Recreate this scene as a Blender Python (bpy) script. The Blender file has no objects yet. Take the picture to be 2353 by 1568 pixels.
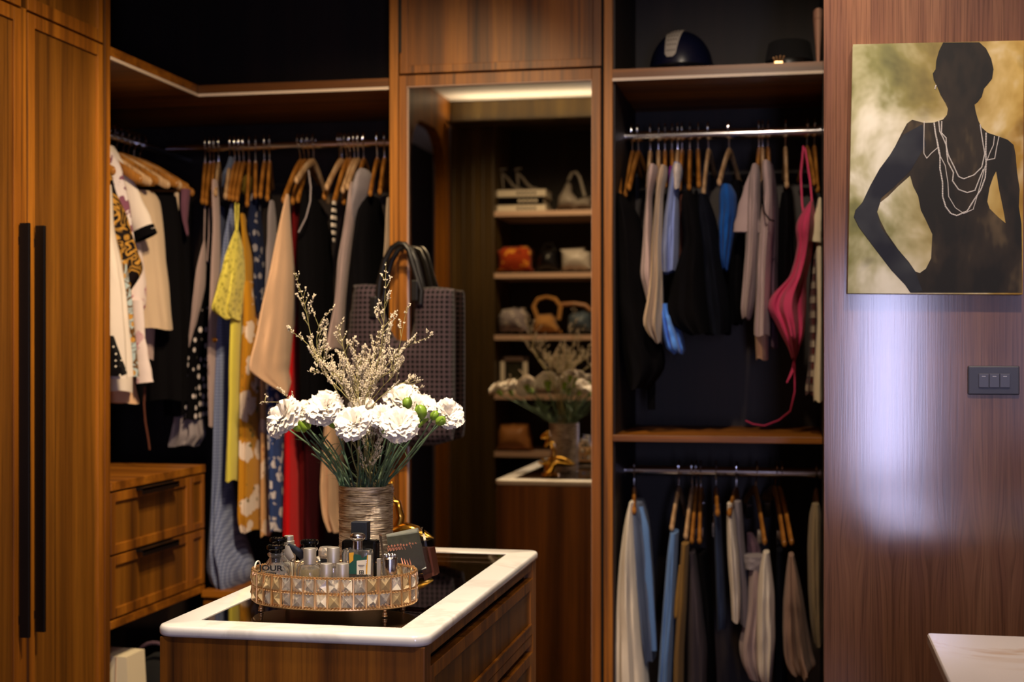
import bpy, bmesh, math, random
from mathutils import Vector, Matrix, noise
C = bpy.context.collection
SC = bpy.context.scene
R = math.radians
# ------------------------------------------------------------------ camera
F = 50 / 36 * 2353
YAW = R(11.32)
EYE = 1.40
cam = bpy.data.cameras.new('camera'); camo = bpy.data.objects.new('camera', cam); C.objects.link(camo)
cam.lens = 50; cam.sensor_width = 36; cam.shift_y = 21 / 2353; cam.clip_start = 0.05
camo.location = (0, 0, EYE); camo.rotation_euler = (R(90), 0, YAW)
cam.dof.use_dof = True; cam.dof.focus_distance = 2.80; cam.dof.aperture_fstop = 3.5
SC.camera = camo
# ------------------------------------------------------------------ world, lights, exposure
w = bpy.data.worlds.new('world'); SC.world = w; w.use_nodes = True
w.node_tree.nodes['Background'].inputs[0].default_value = (0.55, 0.65, 1, 1)
w.node_tree.nodes['Background'].inputs[1].default_value = 0.25
SC.view_settings.view_transform = 'Standard'; SC.view_settings.look = 'None'
SC.view_settings.gamma = 1; SC.view_settings.use_curve_mapping = False
SC.view_settings.exposure = 0.0
WARM = (1.0, 0.74, 0.43)
def spot(loc, to, power, ang, blend=0.6, col=WARM, rad=0.035):
    l = bpy.data.lights.new('spot_lamp', 'SPOT'); l.energy = power; l.spot_size = R(ang); l.spot_blend = blend
    l.color = col; l.shadow_soft_size = rad
    o = bpy.data.objects.new('spot_lamp', l); C.objects.link(o); o.location = loc
    o.rotation_euler = (Vector(to) - Vector(loc)).to_track_quat('-Z', 'Y').to_euler()
    return o
def area(loc, to, power, sx, sy, col):
    l = bpy.data.lights.new('window_daylight', 'AREA'); l.shape = 'RECTANGLE'; l.size = sx; l.size_y = sy
    l.energy = power; l.color = col
    o = bpy.data.objects.new('window_daylight', l); C.objects.link(o); o.location = loc
    d_ = (Vector(to) - Vector(loc)).normalized(); x_ = d_.cross(Vector((0, 0, 1))).normalized() if abs(d_.z) < 0.99 else Vector((1, 0, 0))
    y_ = x_.cross(d_); o.matrix_world = Matrix.Translation(Vector(loc)) @ Matrix((x_, y_, -d_)).transposed().to_4x4()
    return o
CEIL = 2.83
NEUT = (1.0, 0.84, 0.64)
SOFT = (1.0, 0.80, 0.60)
SPOTS = [((-0.80, 2.35, 2.79), (-0.86, 2.90, 0.9), 215, 44, 0.7, NEUT),      # over the island
         ((-0.95, 3.0, 2.79), (-1.45, 4.6, 0.9), 138, 84, 0.9, WARM),       # washes the back wardrobe
         ((-0.75, 2.75, 2.79), (-2.1, 3.8, 0.7), 158, 80, 0.9, WARM),        # washes the left wardrobe
         ((-0.15, 2.95, 2.79), (-0.26, 4.6, 1.02), 80, 94, 1.0, SOFT),        # right wardrobe
         ((-1.1, 1.95, 2.79), (-1.5, 0.9, 1.0), 85, 95, 0.8, WARM),          # niche shelves behind the camera
         ((0.40, 2.15, 2.79), (0.42, 3.3, 1.2), 62, 84, 0.9, SOFT),          # near the picture
         ((0.62, 2.45, 2.79), (0.60, 2.2, 0.9), 60, 50, 0.8, SOFT),          # added fill that brightens the side counter
         ((-0.70, 1.45, 2.79), (-0.90, 2.45, 0.7), 62, 44, 0.9, NEUT),       # added fill for the island front and tray
         ((-0.30, 2.05, 2.79), (-0.62, 2.9, 0.6), 45, 60, 0.9, WARM)]        # island drawer fronts
for s in SPOTS: spot(*s)
area((0.47, -1.215, 1.18), (0.46, 3.3, 1.17), 30, 0.24, 1.25, (0.62, 0.62, 1.0))
area((1.25, -1.215, 1.45), (1.0, 3.3, 1.3), 1.5, 0.3, 1.0, (0.56, 0.60, 1.0))
area((-1.45, 1.04, 2.70), (-1.45, 1.0401, 2.83), 3.2, 0.9, 0.10, NEUT)     # added lamp that brightens the ceiling strip in the mirror

# ------------------------------------------------------------------ pixel of the 2353x1568 photograph -> world point on plane y = Y
def at(px, py, Y):
    u = (px - 1176.5) / F
    X = Y * math.tan(math.atan(u) - YAW)
    fw = Y * math.cos(YAW) - X * math.sin(YAW)
    return Vector((X, Y, EYE - (py - 805) / F * fw))
def mpp(px, Y):                       # metres per pixel there
    u = (px - 1176.5) / F
    X = Y * math.tan(math.atan(u) - YAW)
    return (Y * math.cos(YAW) - X * math.sin(YAW)) / F
MIRY = 4.43
def mir(px, py, Y):                   # point at real depth Y that the mirror shows at that pixel
    p = at(px, py, 2 * MIRY - Y); return Vector((p.x, Y, p.z))

# ------------------------------------------------------------------ materials
def lin(h):
    h = h.lstrip('#'); r = []
    for i in (0, 2, 4):
        c = int(h[i:i+2], 16) / 255
        r.append(c / 12.92 if c <= 0.04045 else ((c + 0.055) / 1.055) ** 2.4)
    return (*r, 1)
MATS = {}
def newmat(name, base='808080', rough=0.5, metal=0.0, **kw):
    m = bpy.data.materials.new(name); m.use_nodes = True
    b = m.node_tree.nodes['Principled BSDF']
    b.inputs['Base Color'].default_value = lin(base) if isinstance(base, str) else (*base[:3], 1)
    b.inputs['Roughness'].default_value = rough; b.inputs['Metallic'].default_value = metal
    for k, v in kw.items(): b.inputs[k.replace('_', ' ')].default_value = v
    MATS[name] = m
    return m
def N(m, t, **kw):
    n = m.node_tree.nodes.new(t)
    for k, v in kw.items():
        if hasattr(n, k): setattr(n, k, v)
        else: n.inputs[k.replace('_', ' ')].default_value = v
    return n
def L(m, a, b): m.node_tree.links.new(a, b)
def bs(m): return m.node_tree.nodes['Principled BSDF']
def coords(m, scale=(1, 1, 1), rot=(0, 0, 0)):
    t = N(m, 'ShaderNodeTexCoord'); mp = N(m, 'ShaderNodeMapping')
    mp.inputs['Scale'].default_value = scale; mp.inputs['Rotation'].default_value = rot
    L(m, t.outputs['Object'], mp.inputs['Vector']); return mp.outputs['Vector']
def ramp(m, fac, stops, interp='LINEAR'):
    r = N(m, 'ShaderNodeValToRGB'); e = r.color_ramp; e.interpolation = interp
    while len(e.elements) < len(stops): e.elements.new(0.5)
    for el, (p, c) in zip(e.elements, stops):
        el.position = p; el.color = lin(c) if isinstance(c, str) else (c, c, c, 1)
    L(m, fac, r.inputs[0]); return r.outputs[0]
def mix(m, a, b, fac, mode='MIX'):
    n = N(m, 'ShaderNodeMix'); n.data_type = 'RGBA'; n.blend_type = mode
    for s, v in ((n.inputs[0], fac), (n.inputs[6], a), (n.inputs[7], b)):
        if hasattr(v, 'is_output'): L(m, v, s)
        elif isinstance(v, (int, float)): s.default_value = v
        else: s.default_value = lin(v)
    return n.outputs[2]
def bump(m, h, strength=0.3, dist=0.002):
    b = N(m, 'ShaderNodeBump'); b.inputs['Strength'].default_value = strength; b.inputs['Distance'].default_value = dist
    L(m, h, b.inputs['Height']); L(m, b.outputs[0], bs(m).inputs['Normal'])
def nz(m, vec, scale=1, detail=4, rough=0.55, dist=0.0):
    n = N(m, 'ShaderNodeTexNoise'); L(m, vec, n.inputs['Vector'])
    n.inputs['Scale'].default_value = scale; n.inputs['Detail'].default_value = detail
    n.inputs['Roughness'].default_value = rough; n.inputs['Distortion'].default_value = dist
    return n.outputs[0]

def voro(m, scale, feature='F1', rnd=1.0, vec=None):
    v = N(m, 'ShaderNodeTexVoronoi'); v.feature = feature; v.inputs['Scale'].default_value = scale; v.inputs['Randomness'].default_value = rnd
    L(m, vec or coords(m), v.inputs['Vector']); return v
def wood(name, dark, mid, light, rough=0.38, scale=1.0, vein=0.35, cathedral=False, spec=0.5, along='z'):
    def sc(q, l): return {'z': (q, q, l), 'x': (l, q, q), 'y': (q, l, q)}[along]
    m = newmat(name, mid, rough); bs(m).inputs['Specular IOR Level'].default_value = spec
    if cathedral:
        v = coords(m)
        # grain lines that pinch together in bands down the panel, as a figured veneer does
        sx = N(m, 'ShaderNodeSeparateXYZ'); L(m, v, sx.inputs[0])
        a = nz(m, coords(m, (9, 9, 1.6)), 1, 2)
        z2 = N(m, 'ShaderNodeMath', operation='SUBTRACT'); L(m, sx.outputs[2], z2.inputs[0]); z2.inputs[1].default_value = 0.96
        z3 = N(m, 'ShaderNodeMath', operation='MULTIPLY'); L(m, z2.outputs[0], z3.inputs[0]); z3.inputs[1].default_value = 14.0
        z4 = N(m, 'ShaderNodeMath', operation='MULTIPLY'); L(m, z3.outputs[0], z4.inputs[0]); L(m, z3.outputs[0], z4.inputs[1])
        z5 = N(m, 'ShaderNodeMath', operation='ADD'); L(m, z4.outputs[0], z5.inputs[0]); z5.inputs[1].default_value = 1
        z6 = N(m, 'ShaderNodeMath', operation='DIVIDE'); z6.inputs[0].default_value = 0.013; L(m, z5.outputs[0], z6.inputs[1])
        s1 = N(m, 'ShaderNodeMath', operation='MULTIPLY'); L(m, sx.outputs[0], s1.inputs[0]); s1.inputs[1].default_value = 75
        s2 = N(m, 'ShaderNodeMath', operation='SINE'); L(m, s1.outputs[0], s2.inputs[0])
        s3 = N(m, 'ShaderNodeMath', operation='MULTIPLY'); L(m, s2.outputs[0], s3.inputs[0]); L(m, z6.outputs[0], s3.inputs[1])
        s4 = N(m, 'ShaderNodeMath', operation='MULTIPLY_ADD'); L(m, a, s4.inputs[0]); s4.inputs[1].default_value = 0.01; L(m, s3.outputs[0], s4.inputs[2])
        x2 = N(m, 'ShaderNodeMath', operation='ADD'); L(m, sx.outputs[0], x2.inputs[0]); L(m, s4.outputs[0], x2.inputs[1])
        cb = N(m, 'ShaderNodeCombineXYZ'); L(m, x2.outputs[0], cb.inputs[0]); L(m, sx.outputs[1], cb.inputs[1])
        zz = N(m, 'ShaderNodeMath', operation='MULTIPLY'); L(m, sx.outputs[2], zz.inputs[0]); zz.inputs[1].default_value = 0.02
        L(m, zz.outputs[0], cb.inputs[2])
        f1 = nz(m, cb.outputs[0], 210, 3, 0.6); f2 = nz(m, cb.outputs[0], 38, 3, 0.6)
    else:
        f1 = nz(m, coords(m, sc(130 * scale, 3.0)), 1, 5, 0.65)
        f2 = nz(m, coords(m, sc(15 * scale, 0.35)), 1, 3, 0.5, 0.3)
    c1 = ramp(m, f2, [(0.3, dark), (0.5, mid), (0.68, light)])
    c2 = ramp(m, f1, [(0.36, 0.52), (0.5, 0.86), (0.64, 1.0)])
    col = mix(m, c1, c2, 0.8, 'MULTIPLY')
    if vein:
        f3 = nz(m, coords(m, sc(34 * scale, 0.55)), 1, 2, 0.5, 0.6)
        v3 = ramp(m, f3, [(0.30, 0.28), (0.36, 1.0)])
        col = mix(m, col, v3, vein, 'MULTIPLY')
    L(m, col, bs(m).inputs['Base Color'])
    bump(m, f1, 0.03 if cathedral else 0.12, 0.001)
    return m
wood('walnut', '5c340c', '8e5412', 'ac6c1c', 0.42, vein=0.75)
wood('walnut_flat', '5c340c', '8e5412', 'ac6c1c', 0.42, vein=0.4, along='x')
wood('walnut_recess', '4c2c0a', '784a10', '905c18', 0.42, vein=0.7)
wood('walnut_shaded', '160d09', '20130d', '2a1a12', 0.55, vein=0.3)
wood('walnut_panel', '765140', '835b45', '93694f', 0.135, vein=0.0, cathedral=True, spec=0.7)
wood('walnut_olive', '35270e', '4b3815', '5d481d', 0.45, scale=0.8, vein=0.5)
wood('hanger_wood', '7a4c1c', 'a0682a', 'b87e3a', 0.3, vein=0.1)
wood('hanger_pale', 'a07c54', 'c09a72', 'd0b08a', 0.35, vein=0.1)
wood('floor_boards', '3a2412', '553619', '6b4622', 0.35, along='y')
newmat('black_metal', '08080a', 0.4, 0.2)
newmat('black_gap', '060403', 0.9)
newmat('chrome', 'd6d4d8', 0.16, 1.0)
newmat('steel_satin', 'c8c0b6', 0.48, 0.85)
newmat('gold', 'f0b84c', 0.14, 1.0)
newmat('gold_bead', 'f2c48c', 0.3, 0.9)
newmat('mirror_glass', 'cdc6ba', 0.0, 1.0)
newmat('plaster', 'e0d6c6', 0.9)
newmat('trim_pale', 'c9a892', 0.4)
newmat('strip_light', 'd8c4b0', 0.5)
newmat('switch_plate', '484a58', 0.45); newmat('switch_rocker', '565868', 0.4); newmat('white_mark', 'd8d8e0', 0.5)
def marble(name, base, vein, amt, scale=2.2, rough=0.12):
    m = newmat(name, base, rough)
    a = nz(m, coords(m, (scale, scale, scale)), 1, 6, 0.6, 1.2)
    v = ramp(m, a, [(0.46, 0.0), (0.495, 1.0), (0.51, 1.0), (0.56, 0.0)])
    b = nz(m, coords(m, (3, 3, 3)), 1, 3)
    bb = ramp(m, b, [(0.42, 0.0), (0.62, 1.0)])
    k = mix(m, v, bb, 1.0, 'MULTIPLY')
    kk = N(m, 'ShaderNodeMath', operation='MULTIPLY'); L(m, k, kk.inputs[0]); kk.inputs[1].default_value = amt
    L(m, mix(m, base, vein, kk.outputs[0]), bs(m).inputs['Base Color'])
    return m
marble('marble', 'f2ede6', 'b7afa6', 0.35)
marble('marble_gold', 'efe8e6', 'c89a5c', 0.6, 2.6)
def glassmat(name, col, rough=0.0, ior=1.45):
    m = newmat(name, col, rough); b = bs(m)
    b.inputs['Transmission Weight'].default_value = 1; b.inputs['IOR'].default_value = ior
    return m
glassmat('glass', 'ffffff', 0.0, 1.5); bs(MATS['glass']).inputs['Transmission Weight'].default_value = 0.97; glassmat('crystal', 'fff6ea', 0.04, 1.62); bs(MATS['crystal']).inputs['Transmission Weight'].default_value = 0.7; bs(MATS['crystal']).inputs['Metallic'].default_value = 0.3; glassmat('crystal_gold', 'fbdfa8', 0.04, 1.62); bs(MATS['crystal_gold']).inputs['Transmission Weight'].default_value = 0.5; bs(MATS['crystal_gold']).inputs['Metallic'].default_value = 0.35  # the golden crystal tint is warm reflection put into the colour
glassmat('acrylic', 'f4f6f2', 0.02, 1.3)
glassmat('perfume_amber', 'f0c070', 0.0, 1.35); glassmat('perfume_yellow', 'f8e09a', 0.0, 1.35); glassmat('perfume_clear', 'd8ccd2', 0.0, 1.35)
for q_ in ('perfume_amber', 'perfume_yellow', 'perfume_clear'): bs(MATS[q_]).inputs['Transmission Weight'].default_value = 0.75
# tinted pane over the jewellery drawer: a real sheet, partly see-through, glossy
def tinted(name, col, alpha_mix):
    m = newmat(name, col, 0.02); nt = m.node_tree
    tr = N(m, 'ShaderNodeBsdfTransparent'); tr.inputs[0].default_value = lin(col)
    gl = N(m, 'ShaderNodeBsdfGlossy'); gl.inputs['Roughness'].default_value = 0.03; gl.inputs[0].default_value = (1, 1, 1, 1)
    fr = N(m, 'ShaderNodeFresnel'); fr.inputs[0].default_value = 1.7
    ms = N(m, 'ShaderNodeMixShader'); L(m, fr.outputs[0], ms.inputs[0]); L(m, tr.outputs[0], ms.inputs[1]); L(m, gl.outputs[0], ms.inputs[2])
    L(m, ms.outputs[0], nt.nodes['Material Output'].inputs[0]); return m
tinted('smoked_glass', '8c8078', 0.5); tinted('clear_pane', 'f4f8ff', 0.9)

def cloth(name, base, rough=0.9, weave=900, sheen=0.25, alt=None):
    m = newmat(name, base, rough); b = bs(m); lum = sum(lin(base)[:3])/3
    b.inputs['Sheen Weight'].default_value = min(0.15, lum*0.4); b.inputs['Specular IOR Level'].default_value = 0.05 if lum < 0.03 else 0.15
    n1 = nz(m, coords(m, (weave, weave, weave)), 1, 1)
    n2 = nz(m, coords(m, (14, 14, 5)), 1, 3)
    s = N(m, 'ShaderNodeMath', operation='MULTIPLY_ADD'); L(m, n2, s.inputs[0]); s.inputs[1].default_value = 6; L(m, n1, s.inputs[2])
    bump(m, s.outputs[0], 0.5, 0.0015)
    if alt is not None: L(m, mix(m, base, alt, ramp(m, nz(m, coords(m, (9, 9, 9)), 1, 2), [(0.35, 0.0), (0.65, 1.0)])), b.inputs['Base Color'])
    return m
for n_, c_ in dict(white='d9cdc6', white_warm='dcd0c0', cream='cfc0a0', beige='cfa888', sand='bda68e', taupe='a89290', grey='8a8186',
                   mauve='5a4450', black='0a090c', black_soft='121014', black_blue='0d0f18', navy='1d2236', navy_light='3c425c', yellow='d2c650',
                   mustard='a87818', olive='5c4a12', red='b8000a', red_dark='5a0408', maroon='3a0c14', blue='1450a0', blue_light='7c8cc4',
                   blue_bright='4f8ae8', purple='701c88', pink='c03a62', pink_dark='a32052', jeans='5a7cb0', denim='28334e', khaki='80602e',
                   charcoal='3d353c', brown='5a3328', taupe_brown='94776a', olive_grey='85745a', velvet='6c4658', steel_blue='56617c').items():
    cloth('cloth_' + n_, c_)
bs(MATS['cloth_pink']).inputs['Roughness'].default_value = 0.5
def patterned(name, base, maker, rough=0.8):
    m = cloth(name, base, rough); col = maker(m); L(m, col, bs(m).inputs['Base Color']); return m
patterned('cloth_dots', '08070a', lambda m: ramp(m, voro(m, 30, rnd=0.5).outputs['Distance'], [(0.27, 'd8cccc'), (0.31, '08070a')], 'LINEAR'))
def stripes(m, a, b, n=150, rot=0.0, duty=0.5, axis=0):
    s = N(m, 'ShaderNodeSeparateXYZ'); L(m, coords(m, (1, 1, 1), (0, rot, 0)), s.inputs[0])
    k = N(m, 'ShaderNodeMath', operation='MULTIPLY'); L(m, s.outputs[axis], k.inputs[0]); k.inputs[1].default_value = n
    f = N(m, 'ShaderNodeMath', operation='FRACT'); L(m, k.outputs[0], f.inputs[0])
    return ramp(m, f.outputs[0], [(max(0, duty - 0.06), a), (min(1, duty + 0.06), b)])
patterned('cloth_blue_stripe', '66718f', lambda m: mix(m, stripes(m, '8490b4', '67729a', 120), stripes(m, 'ffffff', '9aa0b4', 90, 0, 0.6, 2), 0.5, 'MULTIPLY'))
patterned('cloth_zebra', '101010', lambda m: stripes(m, '0a0a0c', 'd6cabc', 40, 0, 0.5, 2))
def floral(m, ground, petal, accent, s=9, lo=0.30, wob=0.06):
    n = N(m, 'ShaderNodeTexNoise'); n.inputs['Scale'].default_value = 26; v = coords(m); L(m, v, n.inputs['Vector'])
    va = N(m, 'ShaderNodeVectorMath', operation='SCALE'); L(m, n.outputs['Color'], va.inputs[0]); va.inputs[3].default_value = wob
    vb = N(m, 'ShaderNodeVectorMath', operation='ADD'); L(m, v, vb.inputs[0]); L(m, va.outputs[0], vb.inputs[1])
    d = voro(m, s, rnd=1, vec=vb.outputs[0]).outputs['Distance']
    p = ramp(m, d, [(0.05, accent), (0.09, petal), (lo, petal), (lo + 0.03, ground)])
    leaf = ramp(m, nz(m, coords(m, (30, 30, 30)), 1, 2), [(0.66, 0.0), (0.69, 1.0)])
    return mix(m, p, accent, leaf)
patterned('cloth_floral_mustard', 'b07818', lambda m: floral(m, 'b88018', 'dccabc', '6b5a1a', 12, 0.40))
patterned('cloth_floral_blue', '2a3a66', lambda m: floral(m, '2c4076', 'd0cad0', '1c2a50', 30, 0.40, 0.04))
patterned('cloth_floral_blue_dark', '1c2644', lambda m: floral(m, '1b2340', '8e8a92', '101830', 26, 0.30, 0.04))
patterned('cloth_floral_peach', 'c09060', lambda m: floral(m, 'c69868', 'dcc4b0', '9a5a3a', 16, 0.4, 0.05))
patterned('cloth_floral_purple', 'd8ccd0', lambda m: floral(m, 'd8ccd0', '7c4a62', '955a72', 17, 0.40, 0.09))
patterned('cloth_floral_pink', 'dccccc', lambda m: floral(m, 'dccccc', 'c2a0aa', 'a04468', 12, 0.34, 0.06))
def scrolls(m, ground, gold):
    v = coords(m); a = nz(m, v, 11, 1, 0.4, 2.6)
    return ramp(m, a, [(0.40, ground), (0.43, gold), (0.50, gold), (0.53, ground), (0.60, ground), (0.63, gold), (0.68, ground)])
patterned('cloth_baroque', '1a1014', lambda m: scrolls(m, '171012', 'b08238'), 0.6)
patterned('cloth_baroque_blue', '8fa2ac', lambda m: mix(m, scrolls(m, '9eb0b8', '5a3c14'), 'b08238', ramp(m, voro(m, 34).outputs['Distance'], [(0.3, 1.0), (0.34, 0.0)])), 0.6)
patterned('cloth_sequin', '141214', lambda m: ramp(m, voro(m, 70).outputs['Distance'], [(0.18, 'f0e6da'), (0.24, '121012')]), 0.3)
def plaid(m):
    a = stripes(m, 'b0a08a', '5a2220', 22, 0, 0.5, 2); b = stripes(m, 'ffffff', '6a2a2a', 48, 0, 0.62, 0)
    c = stripes(m, 'ffffff', '3a3a34', 44, 0, 0.85, 2)
    return mix(m, mix(m, a, b, 0.8, 'MULTIPLY'), c, 0.7, 'MULTIPLY')
patterned('cloth_plaid', '9a6a5a', plaid)
patterned('cloth_lace_yellow', 'd2c650', lambda m: mix(m, 'd6ca58', '9c9232', ramp(m, voro(m, 60).outputs['Distance'], [(0.2, 1.0), (0.5, 0.0)])))
# tote weave: dark cells in a mauve-grey knit
def tote(m):
    s = N(m, 'ShaderNodeSeparateXYZ'); L(m, coords(m), s.inputs[0]); o = []
    for ax in (0, 2):
        k = N(m, 'ShaderNodeMath', operation='MULTIPLY'); L(m, s.outputs[ax], k.inputs[0]); k.inputs[1].default_value = 2*math.pi*64
        q = N(m, 'ShaderNodeMath', operation='SINE'); L(m, k.outputs[0], q.inputs[0]); o.append(q.outputs[0])
    ad = N(m, 'ShaderNodeMath', operation='ADD'); L(m, o[0], ad.inputs[0]); L(m, o[1], ad.inputs[1])
    nn = nz(m, coords(m, (200, 200, 200)), 1, 2)
    a2 = N(m, 'ShaderNodeMath', operation='MULTIPLY_ADD'); L(m, nn, a2.inputs[0]); a2.inputs[1].default_value = 0.8; L(m, ad.outputs[0], a2.inputs[2])
    return ramp(m, a2.outputs[0], [(0.45, '42353d'), (0.85, '060406')])
patterned('tote_weave', '7a6670', tote, 0.7)
m_ = MATS['tote_weave']
cloth('print_orange', 'b05a20'); patterned('print_orange_red', 'a84818', lambda m: floral(m, 'a03a14', 'd89030', '4a1010', 14, 0.36, 0.12))
patterned('print_grey_floral', '9a9090', lambda m: floral(m, '8e8488', 'c8beb6', '4a4a5a', 22, 0.35, 0.1))
cloth('straw', 'b08048', weave=260); newmat('leather_white', 'b8b0a8', 0.4); newmat('leather_grey', '8e867e', 0.45)
newmat('leather_black', '09080a', 0.4); newmat('leather_tan', 'a06a38', 0.45); newmat('leather_blue', '4c5a68', 0.45)
newmat('leather_khaki', '8a7c58', 0.5); newmat('paper_white', 'e6dcca', 0.8); newmat('paper_cream', 'e8dcc0', 0.7); newmat('ink', '141218', 0.6)
newmat('helmet_blue', '0b0f26', 0.32); newmat('helmet_mesh', 'a8a094', 0.5); newmat('felt_black', '07070a', 0.95); newmat('blush_card', 'd8a890', 0.6)
newmat('velvet_lining', '1c0a0c', 0.95); newmat('fluff', 'c09058', 0.95); newmat('cap_black', '060608', 0.12); newmat('cap_slate', '20242e', 0.4)
newmat('botanical_green', '1c5044', 0.5); newmat('botanical_yellow', 'dca02c', 0.5); newmat('label_cream', 'e8dfc6', 0.6)
newmat('stem_green', '4c6248', 0.55); newmat('leaf_green', '50704a', 0.5); newmat('bud_green', '7a9a30', 0.45)
newmat('photo_dark', '221a20', 0.3); newmat('photo_skin', 'e09078', 0.5); newmat('photo_haze', '4c4c3c', 0.4); newmat('block_brown', '3c1f18', 0.12)
pm = newmat('petal_white', 'eae2d8', 0.6); bs(pm).inputs['Subsurface Weight'].default_value = 0.15
bs(pm).inputs['Subsurface Radius'].default_value = (0.004, 0.004, 0.003)
newmat('floret_cream', 'c4b6a0', 0.8); newmat('floret_stem', '8c8252', 0.7); newmat('paint_skin', '17120e', 0.7); newmat('paint_blue', '14192a', 0.75)
newmat('bead_white', 'd8d2cc', 0.4); newmat('terracotta_dark', '2a1a12', 0.6)
m = MATS['photo_haze']; L(m, ramp(m, nz(m, coords(m, (60, 60, 30)), 1, 4), [(0.35, '0c0c0a'), (0.72, '3c3c2a')]), bs(m).inputs['Base Color'])
# brushed horizontal ripples of the vase
m = newmat('vase_metal', 'b7a490', 0.34, 1.0)
a_ = nz(m, coords(m, (30, 30, 520)), 1, 4, 0.7); L(m, ramp(m, a_, [(0.36, '5a4a3c'), (0.5, 'c0ac98'), (0.62, 'f0e6da')]), bs(m).inputs['Base Color'])
bump(m, a_, 0.8, 0.003)
# silhouette figure paint: near black with brown-grey washes
m = MATS['paint_skin']; L(m, ramp(m, nz(m, coords(m, (14, 14, 6)), 1, 3), [(0.42, '0c0a09'), (0.56, '2a2118'), (0.72, '6e5c40')]), bs(m).inputs['Base Color'])
m = MATS['paint_blue']; L(m, ramp(m, nz(m, coords(m, (10, 10, 10)), 1, 2), [(0.4, '0d1326'), (0.7, '3a3e44')]), bs(m).inputs['Base Color'])
m = newmat('canvas_paint', '8a8450', 0.6)
a_ = nz(m, coords(m, (6, 6, 5)), 1, 4, 0.55, 0.3); b_ = nz(m, coords(m, (15, 15, 11)), 1.0, 1, 0.4)
c1 = ramp(m, a_, [(0.32, '55562e'), (0.43, '84834c'), (0.53, 'bab68e'), (0.64, 'f2eedc')])
sx = N(m, 'ShaderNodeSeparateXYZ'); L(m, coords(m), sx.inputs[0])
gx = N(m, 'ShaderNodeMapRange'); L(m, sx.outputs[0], gx.inputs[0]); gx.inputs[1].default_value = 0.2; gx.inputs[2].default_value = 0.5
c2 = ramp(m, a_, [(0.3, '7a5608'), (0.45, 'b08420'), (0.58, 'd4b050'), (0.7, 'f0e0b0')])
cc = mix(m, c1, c2, gx.outputs[0])
v1 = voro(m, 11, rnd=1.0, vec=coords(m, (1, 0.0, 0.7))); v2 = voro(m, 8, rnd=1.0, vec=coords(m, (1, 0.0, 0.6), (0, 0.4, 0)))
cc = mix(m, cc, ramp(m, v1.outputs['Distance'], [(0.18, 0.25), (0.34, 1.0)]), ramp(m, b_, [(0.45, 0.0), (0.6, 0.8)]), 'MULTIPLY')
cc = mix(m, cc, 'f0ecd8', ramp(m, mix(m, ramp(m, v2.outputs['Distance'], [(0.2, 1.0), (0.42, 0.0)]), ramp(m, a_, [(0.45, 0.0), (0.65, 0.9)]), 1.0, 'MULTIPLY'), [(0.0, 0.0), (1.0, 1.0)]))
L(m, cc, bs(m).inputs['Base Color'])

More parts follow.
